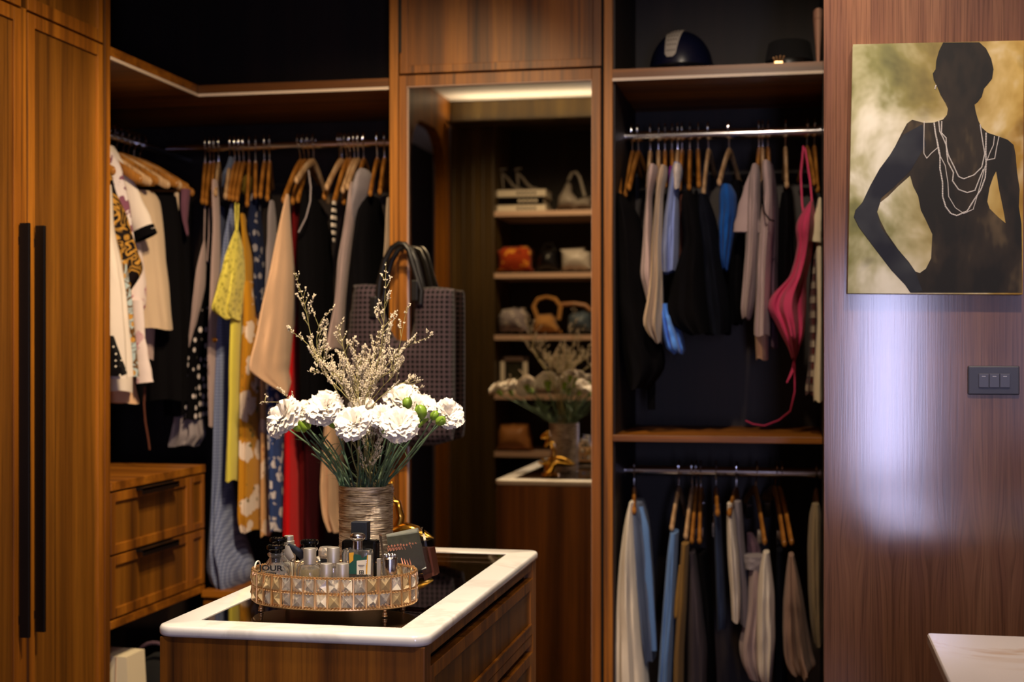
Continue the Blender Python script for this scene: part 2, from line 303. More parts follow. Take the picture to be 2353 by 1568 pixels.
# ------------------------------------------------------------------ mesh builder
class MB:
    def __init__(s): s.v = []; s.f = []; s.m = []; s.flat = set()
    def add(s, vs, fs, mi=0):
        o = len(s.v); s.v += [tuple(v) for v in vs]; s.f += [tuple(i + o for i in f) for f in fs]; s.m += [mi] * len(fs); return s
    def box(s, x0, x1, y0, y1, z0, z1, b=0.0, mi=0, M=None):
        x0, x1 = sorted((x0, x1)); y0, y1 = sorted((y0, y1)); z0, z1 = sorted((z0, z1))
        if b <= 0:
            vs = [Vector((x, y, z)) for z in (z0, z1) for y in (y0, y1) for x in (x0, x1)]
            fs = [(0, 2, 3, 1), (4, 5, 7, 6), (0, 1, 5, 4), (2, 6, 7, 3), (0, 4, 6, 2), (1, 3, 7, 5)]
        else:
            b = min(b, (x1-x0)/2.01, (y1-y0)/2.01, (z1-z0)/2.01)
            bm = bmesh.new(); bmesh.ops.create_cube(bm, size=1)
            for v in bm.verts: v.co = Vector(((x0+x1)/2 + v.co.x*(x1-x0), (y0+y1)/2 + v.co.y*(y1-y0), (z0+z1)/2 + v.co.z*(z1-z0)))
            bmesh.ops.bevel(bm, geom=bm.edges[:], offset=b, segments=2, affect='EDGES', profile=0.5)
            bm.verts.index_update(); vs = [v.co.copy() for v in bm.verts]; fs = [[v.index for v in f.verts] for f in bm.faces]; bm.free()
        if M: vs = [M @ v for v in vs]
        s.flat.update(range(len(s.f), len(s.f) + len(fs)))
        return s.add(vs, fs, mi)
    def tube(s, pts, rad, n=8, mi=0, cap=True, flat=None):
        """round tube along pts; rad a number or a list; flat=(ratio, axis): squash"""
        pts = [Vector(p) for p in pts]; k = len(pts); rad = [rad] * k if isinstance(rad, (int, float)) else rad
        vs = []; up = None
        for i, p in enumerate(pts):
            t = (pts[min(i+1, k-1)] - pts[max(i-1, 0)])
            t = t.normalized() if t.length > 1e-9 else Vector((0, 0, 1))
            if up is None: up = t.orthogonal().normalized() if flat is None else (Vector(flat[1]) - t * t.dot(Vector(flat[1]))).normalized()
            else:
                up = up - t * t.dot(up); up = up.normalized() if up.length > 1e-6 else t.orthogonal().normalized()
            sd = t.cross(up); q = flat[0] if flat else 1
            for j in range(n):
                a = 2 * math.pi * j / n
                vs.append(p + up * math.cos(a) * rad[i] * q + sd * math.sin(a) * rad[i])
        fs = [(i*n + j, i*n + (j+1) % n, (i+1)*n + (j+1) % n, (i+1)*n + j) for i in range(k-1) for j in range(n)]
        if cap: fs += [tuple(range(n))[::-1], tuple((k-1)*n + j for j in range(n))]
        return s.add(vs, fs, mi)
    def lathe(s, prof, c=(0, 0, 0), n=32, mi=0, sx=1, sy=1, cap=True):
        c = Vector(c); vs = []
        for r, z in prof:
            for j in range(n):
                a = 2 * math.pi * j / n; vs.append(c + Vector((r*math.cos(a)*sx, r*math.sin(a)*sy, z)))
        k = len(prof)
        fs = [(i*n + j, i*n + (j+1) % n, (i+1)*n + (j+1) % n, (i+1)*n + j) for i in range(k-1) for j in range(n)]
        if cap: fs += [tuple(range(n))[::-1], tuple((k-1)*n + j for j in range(n))]
        return s.add(vs, fs, mi)
    def ball(s, c, r, n=10, m=6, mi=0, sc=(1, 1, 1)):
        prof = [(max(1e-5, r*math.sin(math.pi*i/m)), -r*math.cos(math.pi*i/m)) for i in range(m+1)]
        c = Vector(c); vs = [c + Vector((q*math.cos(2*math.pi*j/n)*sc[0], q*math.sin(2*math.pi*j/n)*sc[1], z*sc[2])) for q, z in prof for j in range(n)]
        fs = [(i*n + j, i*n + (j+1) % n, (i+1)*n + (j+1) % n, (i+1)*n + j) for i in range(m) for j in range(n)]
        return s.add(vs, fs, mi)
    def prism(s, poly, y0, y1, mi=0):
        """polygon of (x, z) extruded from y0 to y1"""
        n = len(poly); vs = [Vector((x, y0, z)) for x, z in poly] + [Vector((x, y1, z)) for x, z in poly]
        fs = [tuple(range(n)), tuple(range(2*n-1, n-1, -1))] + [(i, i+n, (i+1) % n + n, (i+1) % n) for i in range(n)]
        return s.add(vs, fs, mi)
    def mesh(s, name, mats, smooth=True):
        me = bpy.data.meshes.new(name); me.from_pydata(s.v, [], s.f); me.validate()
        for q in (mats if isinstance(mats, (list, tuple)) else [mats]): me.materials.append(MATS[q])
        if len(me.polygons) == len(s.m): me.polygons.foreach_set('material_index', s.m)
        bm = bmesh.new(); bm.from_mesh(me); bmesh.ops.recalc_face_normals(bm, faces=bm.faces); bm.to_mesh(me); bm.free()
        if smooth:
            me.polygons.foreach_set('use_smooth', [True] * len(me.polygons)); me.set_sharp_from_angle(angle=R(42))
            if s.flat: me.polygons.foreach_set('use_smooth', [i not in s.flat for i in range(len(me.polygons))])
        me.update(); return me
    def build(s, name, mats, parent=None, smooth=True, kind=None):
        o = bpy.data.objects.new(name, s.mesh(name, mats, smooth)); C.objects.link(o)
        if parent is not None:
            o.parent = parent; o.matrix_parent_inverse = Matrix.Translation(-world_loc(parent))
        if kind: o['kind'] = kind
        return o
def world_loc(o):
    # every parent used here is unrotated when parts are attached
    p = Vector(o.location)
    if o.type == 'MESH': p = Vector((0, 0, 0))
    return p
def tag(o, label=None, cat=None, group=None, kind=None):
    if label: o['label'] = label
    if cat: o['category'] = cat
    if group: o['group'] = group
    if kind: o['kind'] = kind
    return o
def thing(name, label, cat, loc=(0, 0, 0), group=None):
    o = bpy.data.objects.new(name, None); C.objects.link(o); o.location = loc; o.empty_display_size = 0.05
    return tag(o, label, cat, group)
def copy_tree(o, parent=None):
    c = o.copy(); C.objects.link(c); c.parent = parent
    if parent is not None: c.matrix_parent_inverse = o.matrix_parent_inverse.copy()
    for ch in o.children: copy_tree(ch, c)
    return c
def text(name, body, loc, size, mat, parent, rot=(R(90), 0, 0), ext=0.0003, sx=1.0):
    c = bpy.data.curves.new(name, 'FONT'); c.body = body; c.size = size; c.extrude = ext; c.offset = size*0.02; c.align_x = 'CENTER'; c.align_y = 'CENTER'
    c.materials.append(MATS[mat]); tmp = bpy.data.objects.new(name + '_curve', c); C.objects.link(tmp)
    me = bpy.data.meshes.new_from_object(tmp); bpy.data.objects.remove(tmp); o = bpy.data.objects.new(name, me); C.objects.link(o)
    o.rotation_euler = rot; o.location = loc; o.scale = (sx, 1, 1)
    if parent is not None:
        o.parent = parent; o.matrix_parent_inverse = Matrix.Translation(-world_loc(parent))
    return o
# ================================================================== THE ROOM
def struct(mb, name, mat, parent=None): return mb.build(name, mat, parent, kind='structure')
XL, XR, YB, YR = -2.60, 1.60, 5.06, -1.20
struct(MB().box(XL-0.1, XR+0.1, YR-0.1, YB+0.1, -0.1, 0.0), 'floor', 'floor_boards')
struct(MB().box(XL-0.1, XR+0.1, YR-0.1, YB+0.1, CEIL, CEIL+0.1), 'ceiling', 'plaster')
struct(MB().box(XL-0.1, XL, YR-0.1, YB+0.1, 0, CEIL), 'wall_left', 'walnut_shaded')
struct(MB().box(XR, XR+0.1, YR-0.1, YB+0.1, 0, CEIL), 'wall_right', 'plaster')
struct(MB().box(XL, XR, YB, YB+0.1, 0, CEIL), 'wall_back', 'plaster')
# rear wall with two tall narrow windows (daylight comes from behind the photographer)
WN = [(0.34, 0.60, 0.72, 2.00), (1.00, 1.50, 0.80, 2.10)]
mb = MB().box(XL, WN[0][0], YR-0.1, YR, 0, CEIL).box(WN[0][1], WN[1][0], YR-0.1, YR, 0, CEIL).box(WN[1][1], XR, YR-0.1, YR, 0, CEIL)
for x0, x1, z0, z1 in WN: mb.box(x0, x1, YR-0.1, YR, 0, z0).box(x0, x1, YR-0.1, YR, z1, CEIL)
struct(mb, 'wall_rear', 'plaster')
for k, (x0, x1, z0, z1) in enumerate(WN):
    t = struct(MB().box(x0, x0+0.03, YR-0.07, YR-0.03, z0, z1).box(x1-0.03, x1, YR-0.07, YR-0.03, z0, z1).box(x0, x1, YR-0.07, YR-0.03, z0, z0+0.03).box(x0, x1, YR-0.07, YR-0.03, z1-0.03, z1), 'window_%d' % (k+1), 'walnut')
    MB().box(x0+0.03, x1-0.03, YR-0.052, YR-0.048, z0+0.03, z1-0.03).build('window_pane', 'clear_pane', t)
# partition faced with figured veneer, right of the wardrobes
WPY = 3.30
XP = at(1893, 800, WPY).x
tr = struct(MB().box(XP, XR, WPY, WPY+0.05, 0, CEIL, 0.001), 'wall_partition', 'walnut_panel')
# left wall of the room further back: arched opening seen only in the looking glass
mb = MB(); ya, yb, zt, rr = 1.04, 1.78, 2.62, 0.24
arch = [(ya, 0)] + [(ya, zt-rr)] + [(ya + rr - rr*math.cos(a), zt - rr + rr*math.sin(a)) for a in [R(q) for q in range(15, 91, 15)]] + \
       [(yb - rr + rr*math.sin(a), zt - rr + rr*math.cos(a)) for a in [R(q) for q in range(0, 90, 15)]] + [(yb, zt-rr), (yb, 0)]
outer = [(0.94, 0), (0.94, CEIL), (2.00, CEIL), (2.00, 0)]
poly = outer[:2] + outer[2:] + arch[::-1]
poly = [(0.94, 0), (0.94, CEIL), (2.00, CEIL), (2.00, 0)] + arch[::-1]
n = len(poly); vs = [Vector((-1.95, y, z)) for y, z in poly] + [Vector((-2.01, y, z)) for y, z in poly]
bm = bmesh.new()
f1 = bm.faces.new([bm.verts.new(v) for v in vs[:n]]); r_ = bmesh.ops.extrude_face_region(bm, geom=[f1])
for v in [g for g in r_['geom'] if isinstance(g, bmesh.types.BMVert)]: v.co.x -= 0.06
bmesh.ops.triangulate(bm, faces=bm.faces[:]); bm.verts.index_update()
mb.add([v.co.copy() for v in bm.verts], [[v.index for v in f.verts] for f in bm.faces]); bm.free()
o = mb.build('trim_1', 'walnut', None, smooth=False); o['kind'] = 'structure'

# ================================================================== CABINETS
def shaker_x(par, x, y0, y1, z0, z1, st=0.035, name='door', th=0.02, rec=0.007, face='walnut', inner='walnut_recess', dirn=1):
    """framed front on a plane of constant x that looks to +x (dirn 1)"""
    mb = MB(); xa = x; xb = x - th*dirn; g = 0.0008
    mb.box(xb, xa, y0, y0+st, z0, z1, 0.0015).box(xb, xa, y1-st, y1, z0, z1, 0.0015)
    mb.box(xb, xa, y0+st, y1-st, z0, z0+st, 0.0015).box(xb, xa, y0+st, y1-st, z1-st, z1, 0.0015)
    d = mb.build(name, face, par)
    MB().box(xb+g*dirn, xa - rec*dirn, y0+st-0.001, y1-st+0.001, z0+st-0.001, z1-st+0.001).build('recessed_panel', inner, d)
    return d
def shaker_y(par, y, x0, x1, z0, z1, st=0.035, name='door', th=0.02, rec=0.007, face='walnut', inner='walnut_recess'):
    mb = MB()
    mb.box(x0, x0+st, y, y+th, z0, z1, 0.0015).box(x1-st, x1, y, y+th, z0, z1, 0.0015)
    mb.box(x0+st, x1-st, y, y+th, z0, z0+st, 0.0015).box(x0+st, x1-st, y, y+th, z1-st, z1, 0.0015)
    d = mb.build(name, face, par)
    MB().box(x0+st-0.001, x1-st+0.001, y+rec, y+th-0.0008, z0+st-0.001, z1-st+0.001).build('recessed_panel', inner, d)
    return d
PX = -1.95                                   # front plane of everything along the left wall
FY = 4.43                                    # front plane of everything along the back wall
ZSPLIT = 2.278
# closed wardrobe on the left: tall doors below, short doors above
LW = thing('closed_wardrobe', 'tall closed walnut wardrobe with long black bar handles at the left edge', 'wardrobe', (-2.27, 2.9, 0))
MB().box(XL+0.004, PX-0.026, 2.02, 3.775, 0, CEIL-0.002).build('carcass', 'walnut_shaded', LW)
MB().box(XL+0.004, PX+0.001, 3.778, 3.81, 0, CEIL-0.002, 0.0015).build('side_panel', 'walnut', LW)
MB().box(PX-0.02, PX-0.003, 3.3335, 3.3600, 0.0, ZSPLIT+0.004).build('filler_strip', 'walnut', LW)
for (y0, y1, hs) in ((3.362, 3.774, 0), (2.925, 3.330, 1), (2.50, 2.921, 0), (2.06, 2.496, 1)):
    d = shaker_x(LW, PX, y0, y1, 0.06, ZSPLIT-0.003)
    yh = y0 + 0.032 if hs == 0 else y1 - 0.012
    MB().box(PX+0.004, PX+0.030, yh-0.004, yh+0.006, 0.665, 1.725, 0.0012).box(PX, PX+0.006, yh-0.003, yh+0.005, 0.70, 0.72).box(PX, PX+0.006, yh-0.003, yh+0.005, 1.67, 1.69).build('bar_handle', 'black_metal', d)
    shaker_x(LW, PX, y0, y1, ZSPLIT+0.003, CEIL-0.004, name='upper_door')
MB().box(PX-0.05, PX-0.027, 2.02, 3.775, 0, 0.058).build('plinth', 'walnut', LW)

# open L-shaped wardrobe: left wing, back wing
OW = thing('open_corner_wardrobe', 'open L-shaped corner wardrobe with dark inside, pale-edged top shelf and drawers', 'wardrobe', (-2.2, 4.6, 0))
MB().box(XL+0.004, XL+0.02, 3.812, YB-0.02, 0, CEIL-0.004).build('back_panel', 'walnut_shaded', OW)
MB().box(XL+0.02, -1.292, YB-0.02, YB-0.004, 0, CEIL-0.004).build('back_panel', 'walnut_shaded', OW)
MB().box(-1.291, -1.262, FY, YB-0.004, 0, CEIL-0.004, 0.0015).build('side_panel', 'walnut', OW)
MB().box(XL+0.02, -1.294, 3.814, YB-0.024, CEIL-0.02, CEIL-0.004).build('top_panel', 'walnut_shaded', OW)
zs0, zs1 = 2.245, 2.280
L1 = [(XL+0.02, 3.812), (-1.95, 3.812), (-1.95, FY), (-1.293, FY), (-1.293, YB-0.024), (XL+0.02, YB-0.024)]
def lshape(poly, z0, z1):
    mb = MB(); n = len(poly); vs = [Vector((x, y, z0)) for x, y in poly] + [Vector((x, y, z1)) for x, y in poly]
    return mb.add(vs, [tuple(range(n))[::-1], tuple(range(n, 2*n))] + [(i, (i+1) % n, (i+1) % n + n, i+n) for i in range(n)])
lshape(L1, zs0, zs1).build('shelf', 'walnut_flat', OW, smooth=False)
MB().box(-1.955, -1.9485, 3.812, FY+0.002, zs0-0.002, zs0+0.007).box(-1.95, -1.293, FY-0.0015, FY+0.006, zs0-0.002, zs0+0.007).build('shelf_edge_strip', 'strip_light', OW)
# rails
def rail(par, a, b, r=0.0125):
    MB().tube([a, b], r, 16).build('clothes_rail', 'chrome', par)
RZ = 2.118
ROD_Y = 4.73; RODX_L = -2.25
rail(OW, (RODX_L, 3.814, RZ), (RODX_L, 5.03, RZ)); rail(OW, (-2.20, ROD_Y, RZ-0.002), (-1.293, ROD_Y, RZ-0.002))
# drawer chest in the left wing
DC = thing('drawer_chest', 'walnut two-drawer chest with black edge pulls under the left rail', 'drawers', (-2.2, 4.14, 0.59))
MB().box(XL+0.03, PX-0.022, 3.815, 4.48, 0.592, 0.99).build('carcass', 'walnut_shaded', DC)
MB().box(XL+0.03, PX+0.002, 3.815, 4.485, 0.99, 1.016, 0.0015).build('top_board', 'walnut_flat', DC)
MB().box(XL+0.03, PX, 3.815, 4.485, 0.588, 0.612, 0.0015).build('bottom_board', 'walnut_flat', DC)
for z0, z1 in ((0.804, 0.984), (0.618, 0.798)):
    d = shaker_x(DC, PX, 3.818, 4.368, z0, z1, st=0.028, name='drawer')
    shaker_x(DC, PX, 4.372, 4.482, z0, z1, st=0.022, name='end_panel')
    MB().box(PX-0.004, PX+0.026, 3.975, 4.225, z1-0.006, z1+0.001).box(PX+0.022, PX+0.026, 3.975, 4.225, z1-0.018, z1).build('edge_pull', 'black_metal', d)
# low bench cabinet at the foot of the back wing
BC = thing('bench_cabinet', 'low walnut cabinet under the long dresses in the corner', 'cabinet', (-1.6, 4.7, 0))
MB().box(-1.948, -1.294, FY+0.05, YB-0.03, 0, 0.575).build('carcass', 'walnut_shaded', BC)
MB().box(-1.948, -1.294, FY+0.02, YB-0.03, 0.575, 0.598, 0.0015).build('top_board', 'walnut_flat', BC)
shaker_y(BC, FY+0.03, -1.945, -1.622, 0.04, 0.57); shaker_y(BC, FY+0.03, -1.618, -1.297, 0.04, 0.57)

# mirror cabinet in the middle of the back wall
MC = thing('mirror_cabinet', 'tall walnut cabinet with a full-length mirror door and plain upper door', 'cabinet', (-0.93, 4.7, 0))
MB().box(-1.260, -0.600, FY+0.03, YB-0.004, 0, CEIL-0.004).build('carcass', 'walnut_shaded', MC)
MB().box(-0.6005, -0.596, FY+0.004, FY+0.03, 0, CEIL-0.004).build('gap_shadow_strip', 'black_gap', MC)
mx0, mx1 = -1.256, -0.602
d = shaker_y(MC, FY-0.001, mx0, mx1, 2.292, CEIL-0.005, st=0.026, name='upper_door', face='walnut', inner='walnut')
MB().box(mx0-0.002, mx0+0.006, FY-0.006, FY+0.006, 2.36, CEIL-0.02).build('edge_handle', 'black_metal', d)
# mirror door: frame, glass, thin pale bead
md = MB().box(mx0, mx0+0.028, FY-0.012, FY+0.012, 0.05, 2.284, 0.0015).box(mx1-0.028, mx1, FY-0.012, FY+0.012, 0.05, 2.284, 0.0015).box(mx0+0.028, mx1-0.028, FY-0.012, FY+0.012, 2.248, 2.284, 0.0015).box(mx0+0.028, mx1-0.028, FY-0.012, FY+0.012, 0.05, 0.09, 0.0015).build('mirror_door', 'walnut', MC)
MB().box(mx0+0.026, mx1-0.026, FY, FY+0.006, 0.085, 2.252).build('mirror', 'mirror_glass', md)
MB().box(mx0+0.026, mx0+0.0285, FY-0.011, FY+0.0005, 0.09, 2.25).box(mx1-0.0285, mx1-0.026, FY-0.011, FY+0.0005, 0.09, 2.25).box(mx0+0.028, mx1-0.028, FY-0.011, FY+0.0005, 2.2465, 2.2485).build('bead', 'trim_pale', md)
MB().tube([(mx0+0.014, FY-0.012, 1.722), (mx0+0.014, FY-0.05, 1.722), (mx0+0.014, FY-0.055, 1.727)], 0.006, 8).build('knob', 'black_metal', md)

# right wardrobe, open, two hanging bays
RW = thing('open_double_hanging_wardrobe', 'open walnut wardrobe right of the mirror with two chrome rails', 'wardrobe', (-0.25, 4.7, 0))
wx0, wx1 = -0.566, 0.079
MB().box(wx0-0.027, wx0, FY-0.001, YB-0.004, 0, CEIL-0.004, 0.0015).build('side_panel', 'walnut', RW)
MB().box(wx1, wx1+0.027, FY, YB-0.004, 0, CEIL-0.004, 0.0015).build('side_panel', 'walnut_shaded', RW)
MB().box(wx0, wx1, YB-0.02, YB-0.004, 0, CEIL-0.004).build('back_panel', 'walnut_shaded', RW)
MB().box(wx0+0.001, wx0+0.005, FY+0.02, YB-0.021, 0, CEIL-0.02).build('side_lining', 'walnut_shaded', RW)
MB().box(wx0, wx1, FY+0.02, YB-0.021, CEIL-0.02, CEIL-0.004).build('top_panel', 'walnut_shaded', RW)
MB().box(wx0, wx1, FY+0.001, YB-0.021, zs0, zs1).build('shelf', 'walnut_flat', RW)
MB().box(wx0, wx1, FY-0.001, FY+0.006, zs0-0.002, zs0+0.007).build('shelf_edge_strip', 'strip_light', RW)
MB().box(wx0, wx1-0.002, FY+0.002, YB-0.021, 1.114, 1.134, 0.001).build('shelf', 'walnut_flat', RW)
MB().box(wx0, wx1, FY+0.002, YB-0.021, 0.08, 0.10).build('shelf', 'walnut_flat', RW)
rail(RW, (wx0+0.001, ROD_Y, 2.112), (wx1, ROD_Y, 2.112), 0.017); rail(RW, (wx0+0.001, ROD_Y, 1.0), (wx1, ROD_Y, 1.0), 0.016)
for z in (2.112, 1.0):
    for x in (wx0+0.003, wx1-0.006): MB().tube([(x-0.003, ROD_Y, z), (x+0.004, ROD_Y, z)], 0.022, 16).build('rail_bracket', 'chrome', RW)

# display cabinet behind the photographer's left, seen in the mirror
DX0, DX1, DY = -1.949, -0.98, 0.93
DCB = thing('display_cabinet', 'walnut display cabinet with pale-fronted shelves of bags, seen in the mirror', 'cabinet', (-1.45, 0.7, 0))
nx0 = mir(1136, 600, DY).x; nx1 = -1.03; nz0, nz1 = 0.60, 2.71
MB().box(DX0, nx0, 0.45, DY, 0, CEIL-0.004, 0.001).build('fluted_panel', 'walnut_olive', DCB)
for k in range(5):
    x = DX0 + 0.02 + k*(nx0-DX0-0.03)/4; MB().tube([(x, DY, 0.02), (x, DY, 2.75)], 0.005, 8).build('flute', 'walnut_olive', DCB)
MB().box(nx1, DX1, 0.45, DY, 0, CEIL-0.004, 0.001).build('side_panel', 'walnut_olive', DCB)
MB().box(nx0, nx1, 0.45, 0.465, 0, CEIL-0.004).build('back_panel', 'walnut_shaded', DCB)
MB().box(nx0, nx1, 0.465, DY, nz1, CEIL-0.004).build('top_box', 'walnut_olive', DCB)
MB().box(nx0, nx1, 0.465, DY, 0, nz0).build('base_box', 'walnut_olive', DCB)
NSH = [mir(1250, y, DY).z for y in (484, 627, 770, 907, 1040)]
for z in NSH: MB().box(nx0, nx1, 0.466, DY+0.002, z-0.028, z).build('shelf', 'trim_pale', DCB)

t = thing('cove_light', 'slim strip lamp on the cornice of the display cabinet', 'lamp', (-1.45, 0.95, 2.70))  # lamp and housing added to brighten the mirrored ceiling
MB().box(-1.93, -1.0, DY+0.001, DY+0.17, 2.678, 2.690, 0.002).build('housing', 'walnut_olive', t)
# ceiling downlights (fixtures of the lamps above, added fill spots included)
for i, s in enumerate(SPOTS):
    nm = ['above the island tray', 'before the back wardrobe', 'before the left wardrobe', 'before the right wardrobe', 'before the display cabinet', 'before the painting', 'above the side counter', 'before the island front', 'above the island drawers'][i]
    t = thing('ceiling_spotlight', 'small round recessed ceiling spotlight ' + nm, 'ceiling light', (s[0][0], s[0][1], CEIL), 'recessed ceiling spotlights')
    MB().lathe([(0.030, CEIL-0.001), (0.045, CEIL-0.001), (0.045, CEIL-0.012), (0.034, CEIL-0.014), (0.030, CEIL-0.006)], (s[0][0], s[0][1], 0), 24, cap=False).build('trim_ring', 'white_mark', t)

# ================================================================== THE ISLAND
IX0, IX1, IY0, IY1, IZ = -1.143, -0.630, 2.40, 3.50, 0.90
IS = thing('island_dresser', 'walnut island dresser with a row of drawers under its marble top', 'island', (-0.89, 2.95, 0))
MB().box(IX0+0.010, IX1-0.034, IY0+0.010, IY1-0.01, 0.0, 0.879, 0.001).build('carcass', 'walnut_shaded', IS)
MB().box(IX0+0.008, IX1-0.008, IY0+0.008, IY0+0.030, 0.0, 0.8795, 0.0015).build('end_panel', 'walnut', IS)
MB().box(IX0+0.008, IX1-0.008, IY1-0.030, IY1-0.008, 0.0, 0.8795, 0.0015).build('end_panel', 'walnut', IS)
MB().box(IX1-0.033, IX1-0.008, IY0+0.03, IY0+0.052, 0, 0.8795, 0.001).build('corner_post', 'walnut', IS)
MB().box(IX1-0.033, IX1-0.008, IY1-0.046, IY1-0.03, 0, 0.8795, 0.001).build('corner_post', 'walnut', IS)
dy0, dy1 = IY0+0.054, IY1-0.048
zz = 0.8795
for k in range(4):
    MB().box(IX1-0.033, IX1-0.010, dy0, dy1, zz-0.022, zz, 0.001).build('rail', 'walnut', IS)
    zt = zz - 0.022 - 0.020; zb = zt - 0.137
    d = shaker_x(IS, IX1-0.008, dy0, dy1, zb, zt, st=0.026, name='drawer', rec=0.006)
    MB().box(IX1-0.012, IX1-0.0055, dy0+0.026, dy1-0.026, zb+0.024, zb+0.028).build('lower_bead', 'walnut', d)
    zz = zb - 0.003
MB().box(IX1-0.03, IX1-0.012, dy0, dy1, 0, zz-0.002).build('plinth', 'walnut', IS)
MB().box(IX0+0.006, IX0+0.0095, IY0+0.03, IY1-0.03, 0, 0.8795).build('back_panel', 'walnut', IS)
# marble slab with a rectangular glazed opening: rounded corners, softened edge
GX0, GX1, GY0, GY1 = -1.082, -0.697, 2.470, 3.425
def slab(x0, x1, y0, y1, z0, z1, rad, hole=None, ed=0.006, seg=8):
    def ring(o):
        p = []
        for cx, cy, a0 in ((x1-rad, y1-rad, 0), (x0+rad, y1-rad, 90), (x0+rad, y0+rad, 180), (x1-rad, y0+rad, 270)):
            for k in range(seg+1):
                a = R(a0 + 90*k/seg); p.append((cx + (rad-o)*math.cos(a), cy + (rad-o)*math.sin(a)))
        return p
    n = 4*(seg+1); vs = []; fs = []
    lv = [(ed, z0), (0.0015, z0+ed*0.45), (0, z0+ed), (0, z1-ed), (0.0015, z1-ed*0.45), (ed*0.5, z1-ed*0.12), (ed, z1)]
    for o, z in lv: vs += [Vector((x, y, z)) for x, y in ring(o)]
    for i in range(len(lv)-1): fs += [(i*n+j, i*n+(j+1) % n, (i+1)*n+(j+1) % n, (i+1)*n+j) for j in range(n)]
    if hole:
        hx0, hx1, hy0, hy1 = hole
        hc = [(hx1, hy1), (hx0, hy1), (hx0, hy0), (hx1, hy0)]
        for base, z in (((len(lv)-1)*n, z1), (0, z0)):
            b = len(vs); vs += [Vector((x, y, z)) for x, y in hc]
            for c in range(4):
                a0 = base + c*(seg+1)
                fs += [(a0+k, a0+k+1, b+c) for k in range(seg)]
                fs.append((a0+seg, base + ((c+1) % 4)*(seg+1), b+(c+1) % 4, b+c))
        b1 = len(vs)-8; b0 = len(vs)-4
        fs += [(b1+c, b1+(c+1) % 4, b0+(c+1) % 4, b0+c) for c in range(4)]
    else: fs += [tuple(range(n))[::-1], tuple(range((len(lv)-1)*n, len(lv)*n))]
    return MB().add(vs, fs)
SL = slab(IX0, IX1, IY0, IY1, 0.880, IZ, 0.032, (GX0, GX1, GY0, GY1)).build('marble_worktop', 'marble')
tag(SL, 'white marble top of the island framing a smoked glass pane', 'worktop')
MB().box(GX0+0.0008, GX1-0.0008, GY0+0.0008, GY1-0.0008, 0.893, 0.8985).build('glass_pane', 'smoked_glass', SL)
MB().box(GX0+0.001, GX1-0.001, GY0+0.001, GY1-0.001, 0.8800, 0.8806).build('drawer_lining', 'velvet_lining', IS)
# second counter at the lower right, marble with golden veins
c0 = at(2130, 1455, 2.61)
C2 = thing('side_counter', 'walnut cabinet under the gold-veined marble at the lower right corner', 'cabinet', (0.7, 1.9, 0))
MB().box(c0.x+0.006, 1.2, 1.3, 2.61-0.012, 0, 0.879, 0.001).build('carcass', 'walnut_panel', C2)
S2 = slab(c0.x, 1.22, 1.28, 2.61, 0.880, 0.90, 0.008, None, 0.003).build('marble_worktop', 'marble_gold')
tag(S2, 'white marble counter with golden veins at the lower right corner', 'worktop')

# ================================================================== PICTURE AND SWITCH ON THE PARTITION
PY = WPY - 0.034
cn = [at(1960, 102, PY), at(2353, 93, PY), at(2350, 677, PY), at(1948, 674, PY)]
pc = (cn[0]+cn[1]+cn[2]+cn[3])/4
PT = thing('canvas_painting', 'painting of a dark female back with pearl strings on gold and green', 'painting', (pc.x, WPY, pc.z))
vs = []
for y in (PY, WPY-0.0005): vs += [Vector((p.x, y, p.z)) for p in cn]
MB().add(vs, [(0, 1, 2, 3), (7, 6, 5, 4), (0, 4, 5, 1), (1, 5, 6, 2), (2, 6, 7, 3), (3, 7, 4, 0)]).build('canvas', 'canvas_paint', PT, smooth=False)
def zp(x, y): return (1930 + x*0.3953, 80 + y*0.3953)      # zoom crop pixel -> photo pixel
def paint(name, pts, mat, d, par=PT):
    w_ = [at(*zp(*p), PY - d) for p in pts]
    bm = bmesh.new(); f = bm.faces.new([bm.verts.new(v) for v in w_]); r = bmesh.ops.extrude_face_region(bm, geom=[f])
    for v in [g for g in r['geom'] if isinstance(g, bmesh.types.BMVert)]: v.co.y += d - 0.0001
    bmesh.ops.triangulate(bm, faces=bm.faces[:]); bm.verts.index_update()
    mb = MB().add([v.co.copy() for v in bm.verts], [[v.index for v in f.verts] for f in bm.faces]); bm.free()
    return mb.build(name, mat, par, smooth=False)
body = [(420, 494), (455, 503), (490, 512), (545, 510), (600, 492), (622, 465), (628, 430), (612, 395), (585, 350), (565, 300), (545, 262), (540, 225), (556, 200),
        (560, 150), (575, 95), (600, 45), (810, 43), (850, 80), (880, 140), (893, 200), (885, 255), (858, 290), (838, 312), (825, 360), (800, 392), (783, 405), (790, 450), (805, 500), (825, 540), (860, 570),
        (925, 592), (975, 610), (1010, 640), (1022, 700), (1030, 800), (1045, 900), (1040, 1000), (1056, 1100), (1058, 1250), (1058, 1500), (410, 1500), (380, 1455),
        (300, 1370), (200, 1240), (110, 1120), (80, 1060), (90, 1020), (130, 975), (175, 880), (230, 780), (290, 700), (320, 650), (360, 570), (390, 515)]
paint('figure', body, 'paint_skin', 0.0006)
paint('arm_wash', [(370, 580), (480, 520), (500, 640), (410, 790), (330, 870), (240, 950), (215, 1030), (240, 1120), (300, 1210), (380, 1300), (440, 1380), (480, 1490), (412, 1499), (382, 1454), (302, 1368), (202, 1238), (112, 1118), (82, 1058), (92, 1020), (132, 975), (177, 880), (232, 780), (292, 700), (322, 650)], 'paint_blue', 0.0009)
